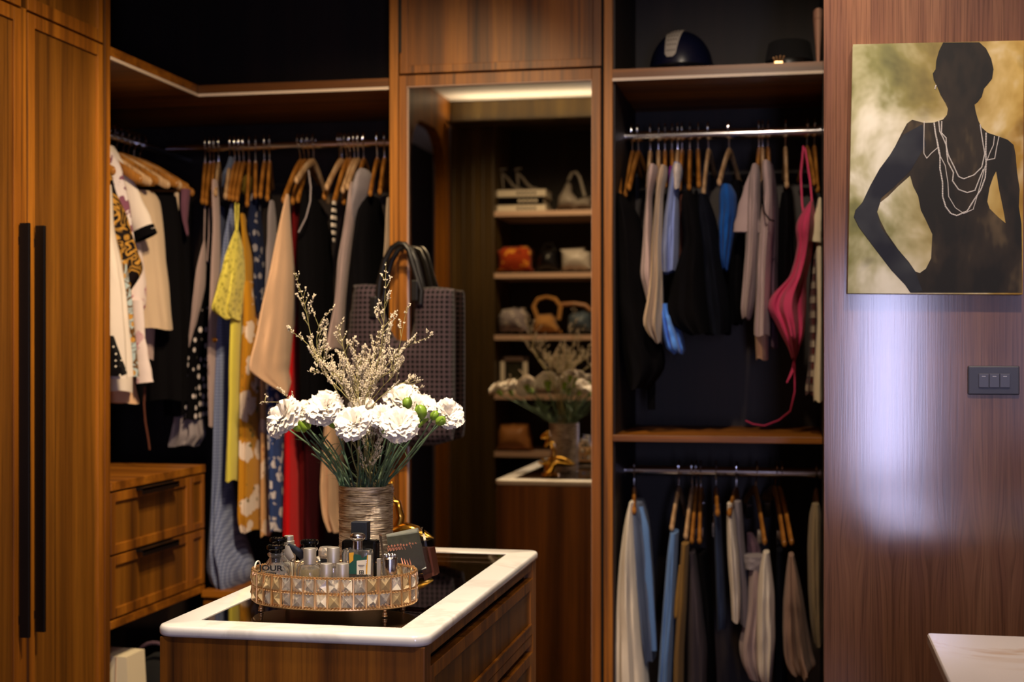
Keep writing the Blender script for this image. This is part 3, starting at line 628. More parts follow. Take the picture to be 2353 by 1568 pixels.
paint('hip_gap', [(408, 820), (425, 880), (455, 940), (470, 1020), (500, 1080), (537, 1160), (530, 1300), (500, 1360), (465, 1385), (440, 1378), (400, 1320), (340, 1250), (270, 1150), (235, 1080), (217, 1030), (235, 975), (280, 940), (340, 880)], 'canvas_paint', 0.0011)
paint('elbow_gap', [(908, 795), (925, 900), (950, 1020), (963, 1095), (920, 1060), (870, 1010), (857, 970), (870, 890), (890, 830)], 'canvas_paint', 0.0011)
def strand(pts, r):
    mb = MB(); pts = [Vector(zp(*p)) for p in pts]; d = 0; step = r*2.0
    for a, b in zip(pts, pts[1:]):
        Ln = (b-a).length
        while d <= Ln:
            q = a.lerp(b, d/Ln); mb.ball(at(q.x, q.y, PY-0.001), r*mpp(q.x, PY), 6, 4, sc=(1, 0.5, 1)); d += step
        d -= Ln
    mb.build('pearl_strand', 'bead_white', PT, kind='stuff')
for pts, r in (([(548, 515), (555, 570), (570, 640), (582, 700), (582, 780), (597, 860), (597, 940), (615, 1000), (645, 1040), (680, 1052), (740, 1025), (780, 960), (820, 900), (845, 830), (850, 750), (848, 680), (850, 570)], 1.9),
               ([(575, 505), (580, 560), (600, 600), (617, 640), (630, 700), (660, 760), (690, 825), (720, 838), (780, 815), (825, 770), (842, 690), (830, 620), (815, 520)], 1.6),
               ([(592, 505), (590, 570), (617, 600), (620, 680), (628, 740), (660, 800), (655, 850), (690, 900), (740, 918), (785, 905), (810, 840), (835, 780)], 1.6),
               ([(548, 515), (560, 600), (575, 690), (612, 760), (628, 860), (632, 940), (670, 1005), (720, 1040), (775, 1015), (800, 930), (828, 830), (845, 760)], 1.1),
               ([(490, 505), (488, 620), (488, 690), (505, 718), (530, 690), (570, 655)], 1.2),
               ([(898, 592), (893, 640), (870, 690), (855, 730)], 1.2), ([(925, 592), (912, 650), (900, 720), (858, 728)], 1.3), ([(558, 296), (552, 318)], 1.6)): strand(pts, r)
# switch
s0 = at(2223, 841, WPY); s1 = at(2342, 908, WPY)
SW = thing('light_switch', 'dark grey triple rocker light switch on the veneered partition', 'light switch', ((s0.x+s1.x)/2, WPY, (s0.z+s1.z)/2))
MB().box(s0.x, s1.x, WPY-0.008, WPY-0.0003, s1.z, s0.z, 0.003).build('plate', 'switch_plate', SW)
a0 = at(2247, 859, WPY); a1 = at(2320, 891, WPY)
for k in range(3):
    xa = a0.x + (a1.x-a0.x)*k/3; xb = a0.x + (a1.x-a0.x)*(k+1)/3
    q = MB().box(xa+0.0004, xb-0.0004, WPY-0.0115, WPY-0.0078, a1.z, a0.z, 0.001).build('rocker', 'switch_rocker', SW)
    MB().box((xa+xb)/2-0.004, (xa+xb)/2+0.004, WPY-0.0118, WPY-0.0114, a0.z-0.0065, a0.z-0.005).build('white_mark', 'white_mark', q)
# ================================================================== HANGERS
def hanger_proto(name, bar=False, clips=False):
    t = thing(name, 'wooden hanger', 'hanger', (0, 0, 0))
    hk = [Vector((-0.0215*math.sin(a) if False else 0.0215*math.cos(a), 0, 0.002 + 0.0215*math.sin(a))) for a in [R(q) for q in range(200, -31, -18)]]
    hk += [Vector((0.012, 0, -0.022)), Vector((0.003, 0, -0.034)), Vector((0, 0, -0.045)), Vector((0, 0, -0.078))]
    MB().tube(hk, 0.0021, 8).build('hook', 'chrome', t)
    mb = MB(); pts = []; rad = []
    for i in range(-9, 10):
        s = abs(i)/9; pts.append(Vector((0.205*i/9, 0, -0.076 - 0.105*s**1.35 + (0.004 if s > 0.9 else 0)))); rad.append(0.0155 - 0.003*s + (0.002 if s > 0.75 else 0))
    mb.tube(pts, rad, 10, flat=(0.50, (0, 1, 0)))
    mb.ball(pts[0], 0.0135, 8, 6, sc=(0.8, 0.62, 1)); mb.ball(pts[-1], 0.0135, 8, 6, sc=(0.8, 0.62, 1))
    mb.build('wooden_shoulder', 'hanger_wood', t)
    if bar: MB().tube([(-0.18, 0, -0.172), (0.18, 0, -0.172)], 0.004, 8).build('trouser_bar', 'hanger_wood', t)
    if clips:
        for x in (-0.12, 0.12): MB().box(x-0.008, x+0.008, -0.011, 0.011, -0.215, -0.165, 0.002).build('clip', 'chrome', t)
    return t
HP = hanger_proto('clothes_hanger'); HPB = hanger_proto('clothes_hanger', bar=True); HPC = hanger_proto('clothes_hanger', clips=True)
used = set()
WOOD_BODY = [c for c in HP.children if c.name.startswith('wooden')][0].data
PALE_BODY = WOOD_BODY.copy(); PALE_BODY.materials[0] = MATS['hanger_pale']
def place_hanger(loc, yaw, tilt, label, group, proto=None, pale=False):
    proto = proto or HP
    o = proto if proto.name not in used else copy_tree(proto)
    used.add(proto.name)
    o.location = loc; o.rotation_euler = (0, tilt, yaw); o['label'] = label; o['group'] = group
    for ch in o.children:
        if ch.name.startswith('wooden'): ch.data = PALE_BODY if pale else WOOD_BODY
    return o
def hang(hook_px, tip, label, group, rodz, proto=None, pale=False):
    Y = ROD_Y; X = at(hook_px, 300, Y).x
    p = at(tip[0], tip[1], Y - 0.19)
    dx, dz = p.x - X, p.z - rodz
    dx = max(-0.14, min(0.14, dx)); yaw = math.atan2(-0.19, dx)
    ln = math.hypot(dx, 0.19)
    tilt = max(-0.25, min(0.30, math.asin(max(-1, min(1, (-0.185 - dz)/0.21)))))
    return place_hanger((X, Y, rodz + 0.0125 + 0.0), yaw, tilt, label, group, proto, pale)

# ================================================================== CLOTHES
RND = random.Random(5)
def resample(rows, m):
    rows = [tuple(r) if len(r) > 3 else (*r, 0.0) for r in rows]
    ys = [r[0] for r in rows]; out = []
    for k in range(m):
        y = ys[0] + (ys[-1]-ys[0]) * k/(m-1)
        for a, b in zip(rows, rows[1:]):
            if y <= b[0] or b is rows[-1]:
                t = 0 if b[0] == a[0] else (y-a[0])/(b[0]-a[0]); out.append([y] + [a[i]+(b[i]-a[i])*t for i in (1, 2, 3)]); break
    for _ in range(2):
        out = [out[0]] + [[out[i][0]] + [(out[i-1][j]+2*out[i][j]+out[i+1][j])/4 for j in (1, 2, 3)] for i in range(1, m-1)] + [out[-1]]
    return out
def cloth_body(rows, Y, hy, fold=0.10, k=None, n=44, m=30, closed=False, seed=None, hem=0.004, skew=0.0):
    """hanging cloth built ring by ring down from its top: a hollow, folded sack with real depth"""
    rn = random.Random(seed if seed is not None else RND.random()); k = k or rn.choice([4, 5, 6])
    ph = [rn.uniform(0, 6.28) for _ in range(4)]; rows = resample(rows, m); mb = MB(); vs = []; off = Vector((rn.uniform(0, 50), 0, 0))
    for i, (y, xl, xr, dy) in enumerate(rows):
        t = i/(m-1); c = at((xl+xr)/2, y, Y+dy); s_ = mpp((xl+xr)/2, Y+dy); W = max(0.0015, (xr-xl)/2*s_)
        th = math.atan2(-c.x, c.y); sn = abs(math.sin(th)); hh = hy if sn < 0.02 else min(hy, 0.85*W/sn)
        hh = min(hh, hy*(0.35+0.65*min(1, W/0.03)))
        hx = math.sqrt(max(W*W - (hh*sn)**2, 1e-6))/math.cos(th)
        fa = fold*(0.25 + 0.75*t)
        for j in range(n):
            a = 2*math.pi*j/n
            q = fa*(math.sin(k*a + ph[0] + 1.2*t) + 0.5*math.sin((2*k+1)*a + ph[1] - 1.6*t))
            q += 0.05*noise.noise(Vector((math.cos(a)*2.2, math.sin(a)*2.2, t*5)) + off)
            ca, sa = math.cos(a), math.sin(a)
            # sides stay on the outline, folds run front and back
            ex = 1 + q*0.5; ey = 1 + q*1.6
            z = c.z + (hem*math.sin(3*a+ph[2])*(1 if i == m-1 else 0)) + skew*ca*t
            vs.append(Vector((c.x + hx*ca*ex, c.y + hh*sa*ey, z)))
    fs = [(i*n+j, (i+1)*n+j, (i+1)*n+(j+1) % n, i*n+(j+1) % n) for i in range(m-1) for j in range(n)]
    # top is gathered shut, the hem turns inwards and is hollow above
    tc = sum((vs[j] for j in range(n)), Vector())/n; vs.append(tc + Vector((0, 0, 0.004))); b = len(vs)-1
    fs += [(j, (j+1) % n, b) for j in range(n)]
    e = (m-1)*n; cc = sum((vs[e+j] for j in range(n)), Vector())/n; o1 = len(vs)
    for j in range(n): vs.append(cc + (vs[e+j]-cc)*0.88 + Vector((0, 0, 0.003)))
    fs += [(e+j, o1+j, o1+(j+1) % n, e+(j+1) % n) for j in range(n)]
    vs.append(cc + Vector((0, 0, 0.05))); fs += [(o1+j, len(vs)-1, o1+(j+1) % n) for j in range(n)]
    return mb.add(vs, fs)
def cloth_sleeve(path, Y, q=0.55, wr=0.10, seed=1, n=20, m=16, opening=True, dy=0.0):
    """path of (px, py, half width px[, dY]) down the sleeve; flattened tube with an open cuff"""
    rn = random.Random(seed); P = [p if len(p) > 3 else (*p, 0.0) for p in path]; pts = []; rad = []
    for i in range(m):
        s = i/(m-1)*(len(P)-1); a = min(int(s), len(P)-2); t = s-a
        v = [P[a][j]+(P[a+1][j]-P[a][j])*t for j in range(4)]
        pts.append(at(v[0], v[1], Y+v[3])); rad.append(v[2]*mpp(v[0], Y+v[3]))
    off = rn.uniform(0, 9); rr = [r*(1+wr*0.5*math.sin(off+i*1.3)) for i, r in enumerate(rad)]; rr[-1] = rad[-1]
    mb = MB().tube(pts, rr, n, cap=False, flat=(q, (0, 1, 0)))
    vs = mb.v
    # inner lip so that the cuff reads as an opening
    e = (m-1)*n; cc = sum((Vector(vs[e+j]) for j in range(n)), Vector())/n; d = (Vector(pts[-3]) - Vector(pts[-1])); o1 = len(vs)
    for j in range(n): vs.append(tuple(cc + (Vector(vs[e+j])-cc)*0.86))
    for j in range(n): vs.append(tuple(cc + (Vector(vs[e+j])-cc)*0.80 + d*0.9))
    fs = [(e+j, o1+j, o1+(j+1) % n, e+(j+1) % n) for j in range(n)] + [(o1+j, o1+n+j, o1+n+(j+1) % n, o1+(j+1) % n) for j in range(n)]
    fs.append(tuple(o1+n+j for j in range(n))); fs.append(tuple(range(n))[::-1])
    mb.f += fs; mb.m += [0]*len(fs); return mb
def strap_mb(pts, Y, wpx=3, dy=0.0):
    return MB().tube([at(p[0], p[1], Y + (p[2] if len(p) > 2 else 0)) for p in pts], wpx/2*mpp(pts[0][0], Y), 6, flat=(0.5, (0, 1, 0)))
def garment(name, label, cat, mat, Y, hy, rows, group=None, fold=0.10, k=None, sleeves=(), straps=(), parts=(), **kw):
    """a garment: one mesh, or an Empty with body, sleeves, straps when it has parts"""
    sd = abs(hash_(label)) % 9973
    body = cloth_body(rows, Y, hy, fold, k, seed=sd, **kw)
    p0 = at((rows[0][1]+rows[0][2])/2, rows[0][0], Y)
    if not sleeves and not straps and not parts:
        return tag(body.build(name, mat), label, cat, group)
    t = thing(name, label, cat, p0, group)
    body.build('body', mat, t)
    for s in sleeves:
        sm, path = (s[0], s[1]) if isinstance(s[0], str) else (mat, s)
        cloth_sleeve(path, Y, seed=sd+len(path)).build('sleeve', sm, t)
    for s in straps:
        sm, wpx, pts = s if isinstance(s[0], str) else (mat, s[0], s[1])
        strap_mb(pts, Y, wpx).build('strap', sm, t)
    for nm, pm_, mb in parts: mb.build(nm, pm_, t)
    return t
def hash_(s):
    h = 7
    for ch in s: h = (h*31 + ord(ch)) % 1000003
    return h
GA, GB, GC, GD = 'clothes on the left rail', 'clothes on the back rail', 'clothes on the upper right rail', 'clothes on the lower right rail'
W_, CR = 'cloth_white', 'cloth_cream'

# ---------------- A. left wing: hangers face the room, garments seen from the front
for i, (y, tip, what, pale) in enumerate([(4.02, 0, 'nearest hanger, carrying the white shirt at the cabinet edge', 0), (4.20, 0, 'hanger carrying the white shirt with black cuff', 0),
        (4.27, 0, 'hanger carrying the purple flowered blouse', 1), (4.34, 0, 'hanger carrying the cream sweater', 0), (4.39, 0, 'empty-ended hanger behind the cream sweater', 1),
        (4.44, 0, 'hanger with trouser bar above the long black coat', 0), (4.49, 0, 'second hanger with trouser bar above the black coat', 1), (4.53, 0, 'hanger of the thin white slip', 0),
        (4.57, 0, 'hanger of the plum velvet top', 0), (4.62, 0, 'farthest hanger, in the dark corner', 0)]):
    place_hanger((RODX_L, y, RZ+0.0125), RND.uniform(-0.10, 0.12) - 0.02, RND.uniform(-0.03, 0.05), 'wooden ' + what + ', left rail', 'wooden hangers on the left rail', HPB if i in (4, 5, 6, 9) else HP, bool(pale))
garment('shirt', 'white cotton shirt hanging nearest to the closed wardrobe', 'shirt', W_, 4.02, 0.05,
        [(425, 150, 254), (450, 150, 257), (520, 140, 260), (600, 140, 276), (680, 145, 288), (760, 150, 294), (868, 150, 300)], GA, 0.16)
garment('blouse', 'black blouse with gold scroll print hanging at far left', 'blouse', 'cloth_baroque', 4.11, 0.05,
        [(395, 160, 254), (440, 165, 264), (500, 165, 290), (560, 170, 306), (620, 180, 327), (650, 190, 312), (676, 200, 294)], GA, 0.08,
        sleeves=[('cloth_baroque_blue', [(278, 600, 12, -0.04), (292, 680, 11, -0.04), (299, 760, 11, -0.04), (308, 866, 13, -0.04)])])
garment('sequin_shirt', 'black and silver sequinned top showing below the white shirt', 'top', 'cloth_sequin', 3.955, 0.012,
        [(772, 170, 259), (800, 170, 270), (835, 170, 283), (862, 180, 290)], GA, 0.05)
garment('blouse', 'white blouse with purple flower print hanging behind the gold scroll blouse', 'blouse', 'cloth_floral_purple', 4.175, 0.03,
        [(350, 225, 262), (385, 225, 279), (420, 230, 287), (480, 235, 299), (560, 245, 310), (590, 260, 312)], GA, 0.05)
garment('t_shirt', 'white short-sleeved shirt with a black band on its cuff', 'shirt', W_, 4.235, 0.05,
        [(336, 200, 262), (352, 200, 275), (380, 200, 286), (420, 205, 296), (520, 205, 300), (700, 205, 302), (900, 205, 304)], GA, 0.05,
        sleeves=[[(268, 372, 12), (285, 410, 17), (303, 460, 24), (322, 510, 27), (333, 536, 28)]],
        parts=[('cuff', 'cloth_black', cloth_sleeve([(328, 526, 28.6), (336, 546, 29)], 4.235, wr=0, m=6))])
garment('blouse', 'pale blouse with pink flowers and a flared cuff at far left', 'blouse', 'cloth_floral_pink', 4.28, 0.035,
        [(560, 250, 322), (650, 255, 334), (700, 258, 334), (740, 260, 318), (800, 262, 314)], GA, 0.08,
        sleeves=[('cloth_floral_pink', [(316, 690, 13, -0.03), (322, 780, 13, -0.03), (328, 830, 16, -0.03), (333, 880, 21, -0.03)])],
        straps=[('cloth_brown', 5, [(333, 890), (331, 930), (334, 970), (341, 1010), (344, 1034)])])
garment('cream_jacket', 'cream cotton jacket with a folded hem at far left', 'jacket', 'cloth_beige', 4.30, 0.05,
        [(620, 200, 300), (760, 210, 310), (868, 214, 306), (926, 222, 319)], GA, 0.05)
garment('sweater', 'large plain cream sweater with a straight hem, left rail', 'sweater', 'cloth_sand', 4.36, 0.06,
        [(440, 290, 352), (452, 290, 366), (520, 290, 374), (600, 292, 380), (690, 296, 390), (757, 306, 396)], GA, 0.10)
garment('undershirt', 'off-white shirt whose hem hangs below the cream sweater', 'shirt', 'cloth_taupe', 4.405, 0.04,
        [(640, 300, 362), (760, 310, 361), (828, 322, 359)], GA, 0.08)
garment('coat', 'long black coat hanging behind the cream sweater', 'coat', 'cloth_black', 4.45, 0.05,
        [(452, 320, 404), (520, 315, 416), (700, 315, 424), (920, 320, 428)], GA, 0.10)
garment('slip', 'narrow white slip hanging between black garments on the left rail', 'slip', 'cloth_sand', 4.49, 0.012,
        [(444, 400, 411), (500, 403, 411), (548, 406, 411)], GA, 0.05)
garment('velvet_shirt', 'plum velvet top hanging at the end of the left rail', 'top', 'cloth_velvet', 4.53, 0.03,
        [(436, 415, 438), (470, 414, 434), (510, 420, 431), (540, 428, 434)], GA, 0.05)
garment('dress', 'plain black dress at the inner end of the left rail', 'dress', 'cloth_black', 4.585, 0.03,
        [(450, 372, 440), (560, 380, 436), (700, 378, 440), (900, 376, 430), (955, 380, 428)], GA, 0.10)
garment('skirt', 'pale grey pleated skirt hanging in the corner above the drawers', 'skirt', 'cloth_grey', 4.63, 0.045,
        [(905, 413, 442), (950, 405, 462), (1000, 397, 470), (1024, 394, 453)], GA, 0.22, k=9)

# ---------------- B. back wing
Z_R = RZ
Bh = [(471, (463, 477), 'hanger of the grey camisole, first from the corner', 0), (482, (471, 480), 'second hanger from the corner', 0), (491, (484, 487), 'hanger of the polka dot dress', 0),
      (502, (494, 458), 'hanger of the long taupe blazer', 1), (528, (517, 465), 'hanger of the navy glitter top', 1), (539, (524, 468), 'hanger of the yellow lace blouse', 0), (549, (532, 470), 'hanger just right of the yellow blouse strap', 0),
      (559, (541, 472), 'hanger of the striped blue dress', 0), (572, (566, 490), 'hanger of the mustard dress', 0), (587, (586, 463), 'hanger of the dark blue flowered dress', 0), (607, (597, 463), 'hanger of the white and blue flowered dress', 0),
      (619, (613, 470), 'hanger of the grey blouse', 0), (687, (643, 477), 'hanger of the beige poncho', 0), (697, (665, 480), 'hanger of the red dress', 0), (708, (679, 475), 'hanger of the dark red dress', 0), (721, (686, 431), 'pale hanger of the long black dress', 1),
      (779, (740, 468), 'hanger left of the striped black top', 0), (785, (752, 445), 'pale hanger above the striped black top', 1), (794, (759, 492), 'hanger of the striped black top', 0), (803, (785, 500), 'hanger of the blush blouse', 0),
      (814, (787, 452), 'hanger of the grey draped vest', 1), (823, (799, 445), 'pale hanger of the grey draped vest', 1), (835, (815, 458), 'hanger of the grey hooded top', 0), (866, (849, 459), 'hanger of the wide black coat', 0), (883, (872, 455), 'hanger at the right end, by the mirror', 0)]
for hx, tip, what, pale in Bh:
    hang(hx, tip, 'wooden ' + what + ', back rail', 'wooden hangers on the back rail', Z_R, HP, bool(pale))
garment('camisole_dress', 'light grey camisole dress on two long thin straps in the corner', 'dress', 'cloth_taupe', 4.60, 0.10,
        [(553, 468, 471), (580, 460, 474), (620, 451, 474), (660, 446, 473), (705, 441, 466), (760, 436, 452), (818, 431, 436)], GB, 0.08,
        straps=[(3, [(471, 470), (470, 515), (469, 556)]), (3, [(481, 478), (480, 540), (476, 600)])])
garment('polka_dot_dress', 'black dress with white polka dots and a ruffled hem', 'dress', 'cloth_dots', 4.64, 0.10,
        [(600, 474, 480), (660, 470, 480), (740, 452, 480), (800, 436, 480), (860, 431, 478), (930, 430, 479), (950, 428, 479), (962, 424, 480)], GB, 0.10, k=7)
garment('blazer', 'long taupe blazer with one gold button on the back rail', 'blazer', 'cloth_taupe', 4.57, 0.13,
        [(414, 488, 500), (440, 486, 503), (520, 490, 506), (600, 486, 506), (700, 482, 508), (800, 478, 502), (980, 480, 492)], GB, 0.06,
        parts=[('button', 'gold', MB().lathe([(0.0005, 0), (0.008, 0.0005), (0.008, 0.004), (0.0005, 0.006)], (0, 0, 0), 16))])
bt = [o for o in bpy.data.objects if o.name == 'button'][-1]
bt.matrix_parent_inverse = Matrix.Identity(4); pb = bt.parent; bt.parent = None
bt.location = at(494, 782, 4.425); bt.rotation_euler = (R(90), 0, 0); bt.parent = pb; bt.matrix_parent_inverse = Matrix.Translation(-Vector(pb.location))
garment('glitter_shirt', 'navy glitter top hanging between blazer and yellow blouse', 'top', 'cloth_navy_light', 4.66, 0.08,
        [(476, 503, 518), (520, 501, 520), (600, 500, 518)], GB, 0.08)
garment('hooded_shirt', 'dusty blue top slung high over a hanger on the back rail', 'top', 'cloth_steel_blue', 4.71, 0.06,
        [(362, 526, 536), (380, 522, 542), (402, 512, 540), (430, 510, 524)], GB, 0.08)
garment('maxi_dress', 'very long blue and white striped dress reaching the bench', 'dress', 'cloth_blue_stripe', 4.62, 0.15,
        [(470, 530, 541), (560, 512, 536), (725, 500, 532), (900, 494, 530), (1100, 488, 534), (1180, 485, 545), (1250, 481, 569), (1300, 479, 588), (1328, 479, 597), (1345, 500, 580)], GB, 0.07, k=5, m=44)
garment('lace_blouse', 'bright yellow lace blouse with gathered hem and long tie', 'blouse', 'cloth_lace_yellow', 4.50, 0.14,
        [(528, 541, 547), (555, 531, 556), (590, 519, 562), (650, 506, 564), (690, 496, 562), (712, 491, 560), (722, 497, 558), (734, 520, 553)], GB, 0.12, k=7,
        straps=[(4, [(541, 466), (541, 500), (543, 532)]), (4, [(548, 468), (547, 500), (545, 532)])])
garment('yellow_dress', 'plain yellow slip dress hanging straight below the lace blouse', 'dress', 'cloth_yellow', 4.53, 0.10,
        [(700, 530, 556), (800, 528, 553), (950, 525, 552), (1060, 521, 550), (1104, 520, 549)], GB, 0.06)
garment('mustard_shirt', 'mustard yellow top hanging right of the lace blouse', 'top', 'cloth_mustard', 4.60, 0.12,
        [(492, 552, 562), (540, 556, 576), (600, 558, 583), (652, 560, 586)], GB, 0.06)
garment('olive_shirt', 'olive yellow round-shouldered top high on the back rail', 'top', 'cloth_olive', 4.70, 0.05,
        [(404, 563, 578), (415, 557, 585), (440, 556, 584), (452, 562, 576)], GB, 0.04)
garment('floral_dress', 'long mustard dress with large white flowers on the back rail', 'dress', 'cloth_floral_mustard', 4.60, 0.13,
        [(648, 560, 588), (720, 560, 596), (820, 556, 598), (950, 553, 598), (1080, 552, 600), (1200, 548, 602), (1218, 556, 600)], GB, 0.08)
garment('floral_dress', 'dark navy dress with small pale flowers right of the mustard one', 'dress', 'cloth_floral_blue_dark', 4.63, 0.12,
        [(437, 580, 592), (470, 574, 600), (520, 566, 604), (580, 584, 608), (650, 584, 616), (720, 590, 616)], GB, 0.10)
garment('floral_dress', 'long peach flowered dress between mustard and blue ones', 'dress', 'cloth_floral_peach', 4.64, 0.12,
        [(700, 596, 618), (850, 598, 622), (1000, 600, 622), (1230, 600, 624)], GB, 0.06)
garment('floral_dress', 'white dress with blue flower print beside the red dress', 'dress', 'cloth_floral_blue', 4.60, 0.12,
        [(780, 608, 650), (880, 612, 655), (1000, 616, 654), (1120, 618, 654), (1218, 620, 656)], GB, 0.08)
garment('blouse', 'grey silk blouse hanging right of the blue flowered dresses', 'blouse', 'cloth_grey', 4.63, 0.10,
        [(462, 620, 630), (490, 615, 634), (560, 614, 637), (700, 610, 640)], GB, 0.08)
garment('poncho', 'large plain beige poncho with a slanting hem on the back rail', 'poncho', 'cloth_beige', 4.50, 0.16,
        [(448, 657, 664), (470, 652, 666), (520, 641, 669), (562, 634, 673), (640, 620, 680), (720, 603, 680), (800, 588, 677), (850, 575, 673), (864, 592, 670), (885, 625, 666), (906, 655, 661)], GB, 0.10, k=4, m=40)
garment('evening_dress', 'long bright red dress hanging behind the beige poncho', 'dress', 'cloth_red', 4.64, 0.13,
        [(640, 672, 688), (780, 668, 690), (900, 660, 690), (1000, 656, 690), (1100, 655, 694), (1255, 653, 700)], GB, 0.07)
garment('evening_dress', 'dark red dress whose shoulder shows by the beige poncho', 'dress', 'cloth_red_dark', 4.67, 0.10,
        [(455, 672, 690), (520, 672, 698), (640, 674, 698), (900, 686, 712), (1245, 690, 716)], GB, 0.06)
garment('dress', 'long black dress with a thin grey shoulder strap, back rail', 'dress', 'cloth_black', 4.60, 0.16,
        [(440, 694, 716), (470, 690, 748), (560, 684, 764), (700, 686, 770), (850, 690, 770), (950, 694, 762)], GB, 0.08,
        straps=[('cloth_grey', 4, [(709, 392, -0.1), (714, 430, -0.16), (713, 462, -0.19), (703, 500, -0.2), (686, 534, -0.2)])])
garment('dress', 'dark maroon dress hanging low behind the flowers', 'dress', 'cloth_maroon', 4.70, 0.10,
        [(900, 700, 740), (1000, 698, 742), (1240, 702, 748)], GB, 0.08)
garment('striped_shirt', 'black top with a narrow panel of white bars, back rail', 'top', 'cloth_zebra', 4.56, 0.06,
        [(462, 764, 772), (500, 760, 775), (530, 761, 773), (556, 765, 770)], GB, 0.04)
garment('blouse', 'blush blouse hanging low with ragged sleeves behind the vase', 'blouse', 'cloth_beige', 4.66, 0.10,
        [(960, 746, 786), (1060, 740, 790), (1130, 739, 792), (1180, 746, 794), (1218, 760, 796)], GB, 0.14, k=7)
garment('vest', 'grey white draped vest with a trailing edge, back rail', 'vest', 'cloth_taupe', 4.55, 0.13,
        [(420, 806, 816), (440, 800, 824), (480, 796, 830), (520, 790, 818), (600, 776, 806), (700, 770, 794), (760, 758, 792), (802, 752, 792)], GB, 0.10)
garment('hooded_shirt', 'grey hooded knit top with wide shoulder near the mirror', 'top', 'cloth_grey', 4.60, 0.12,
        [(390, 826, 848), (404, 816, 862), (440, 808, 862), (500, 800, 842), (560, 795, 815)], GB, 0.06)
garment('coat', 'wide black coat hanging nearest to the mirror cabinet', 'coat', 'cloth_black', 4.66, 0.16,
        [(452, 838, 870), (480, 824, 884), (560, 812, 886), (700, 798, 888), (900, 796, 890), (1000, 800, 890)], GB, 0.08)
garment('cardigan', 'pale beige cardigan at the right end of the back rail', 'cardigan', 'cloth_sand', 4.54, 0.09,
        [(456, 889, 896), (500, 886, 898), (560, 884, 900), (598, 881, 896)], GB, 0.05)

# ---------------- C. upper right rail
Z_U = 2.117
Ch = [(1426, (1423, 462), 'leftmost hanger', 0, 0), (1452, (1434, 462), 'hanger second from the wardrobe side', 0, 0), (1466, (1444, 446), 'hanger of the long black top', 0, 0), (1494, (1489, 443), 'hanger of the white tank top', 1, 0), (1513, (1513, 433), 'pale hanger of the cream lace top', 1, 0),
      (1528, (1528, 440), 'hanger behind the sky blue top', 0, 0), (1544, (1546, 440), 'hanger of the purple top', 0, 0), (1557, (1553, 435), 'pale hanger of the sky blue top', 1, 0), (1567, (1560, 447), 'hanger right of the sky blue top', 0, 0), (1585, (1583, 446), 'hanger of the black dress', 0, 0),
      (1604, (1606, 440), 'hanger with only its neck in view', 0, 0), (1627, (1614, 458), 'pale hanger of the wide black dress', 1, 0), (1675, (1652, 435), 'pale hanger of the cobalt shirt', 1, 0), (1744, (1738, 440), 'hanger of the taupe shirt', 0, 0), (1752, (1754, 433), 'pale hanger of the mauve knit shirt', 1, 0),
      (1765, (1768, 440), 'hanger of the grey mauve sweater', 0, 0), (1805, (1808, 441), 'pale hanger of the black velvet top', 1, 0), (1855, (1872, 435), 'hanger of the pink camisole', 0, 0), (1872, (1880, 452), 'hanger of the plaid shirt, rightmost', 0, 0)]
for hx, tip, what, pale, _ in Ch:
    hang(hx, tip, 'wooden ' + what + ', upper right rail', 'wooden hangers on the upper right rail', Z_U, HP, bool(pale))
garment('tunic', 'long black top with a dangling sleeve, leftmost on upper rail', 'top', 'cloth_black', 4.60, 0.15,
        [(450, 1420, 1438), (480, 1416, 1466), (560, 1416, 1484), (700, 1418, 1492), (800, 1424, 1524), (850, 1440, 1530), (893, 1448, 1494)], GC, 0.08,
        sleeves=[[(1492, 760, 12), (1496, 860, 10), (1497, 942, 9)]])
garment('singlet', 'white tank top hanging left of the cream lace top', 'top', 'cloth_taupe', 4.56, 0.10,
        [(382, 1492, 1512), (396, 1486, 1516), (450, 1485, 1498), (545, 1478, 1500), (600, 1474, 1506), (636, 1470, 1508), (650, 1476, 1508), (690, 1486, 1506)], GC, 0.08)
garment('lace_singlet', 'cream lace-edged top with a long pointed hem, upper right rail', 'top', 'cloth_sand', 4.52, 0.11,
        [(384, 1518, 1534), (398, 1512, 1536), (450, 1507, 1524), (560, 1498, 1522), (640, 1496, 1524), (700, 1488, 1524), (745, 1477, 1523), (760, 1484, 1521), (788, 1507, 1520)], GC, 0.16, k=7)
garment('sky_blue_shirt', 'sky blue sleeveless top with a straight hem, upper right rail', 'top', 'cloth_blue_light', 4.55, 0.11,
        [(378, 1548, 1566), (392, 1542, 1570), (440, 1536, 1560), (500, 1527, 1560), (580, 1520, 1559), (626, 1521, 1556)], GC, 0.08, parts=[('shoulder_edge', 'cloth_white', cloth_body([(378, 1550, 1564), (392, 1546, 1566), (436, 1549, 1562)], 4.50, 0.08, 0.04, seed=4))])
garment('purple_shirt', 'purple top peeping out beside the sky blue one', 'top', 'cloth_purple', 4.64, 0.06,
        [(384, 1538, 1548), (400, 1535, 1550), (430, 1536, 1544)], GC, 0.04)
garment('camisole', 'brown camisole right of the sky blue top', 'top', 'cloth_brown', 4.63, 0.08,
        [(450, 1560, 1574), (520, 1560, 1578), (560, 1562, 1577), (660, 1555, 1564), (700, 1545, 1550)], GC, 0.08)
garment('skirt', 'light blue satin hem showing under the black dress', 'skirt', 'cloth_blue_bright', 4.58, 0.11,
        [(700, 1518, 1545), (740, 1520, 1560), (780, 1526, 1572), (805, 1535, 1576), (812, 1550, 1572)], GC, 0.12, k=6)
garment('black_dress', 'full black dress in the middle of the upper right rail', 'dress', 'cloth_black', 4.58, 0.16,
        [(448, 1570, 1598), (470, 1564, 1608), (560, 1574, 1624), (640, 1548, 1630), (720, 1532, 1640), (752, 1544, 1644), (768, 1580, 1640)], GC, 0.08)
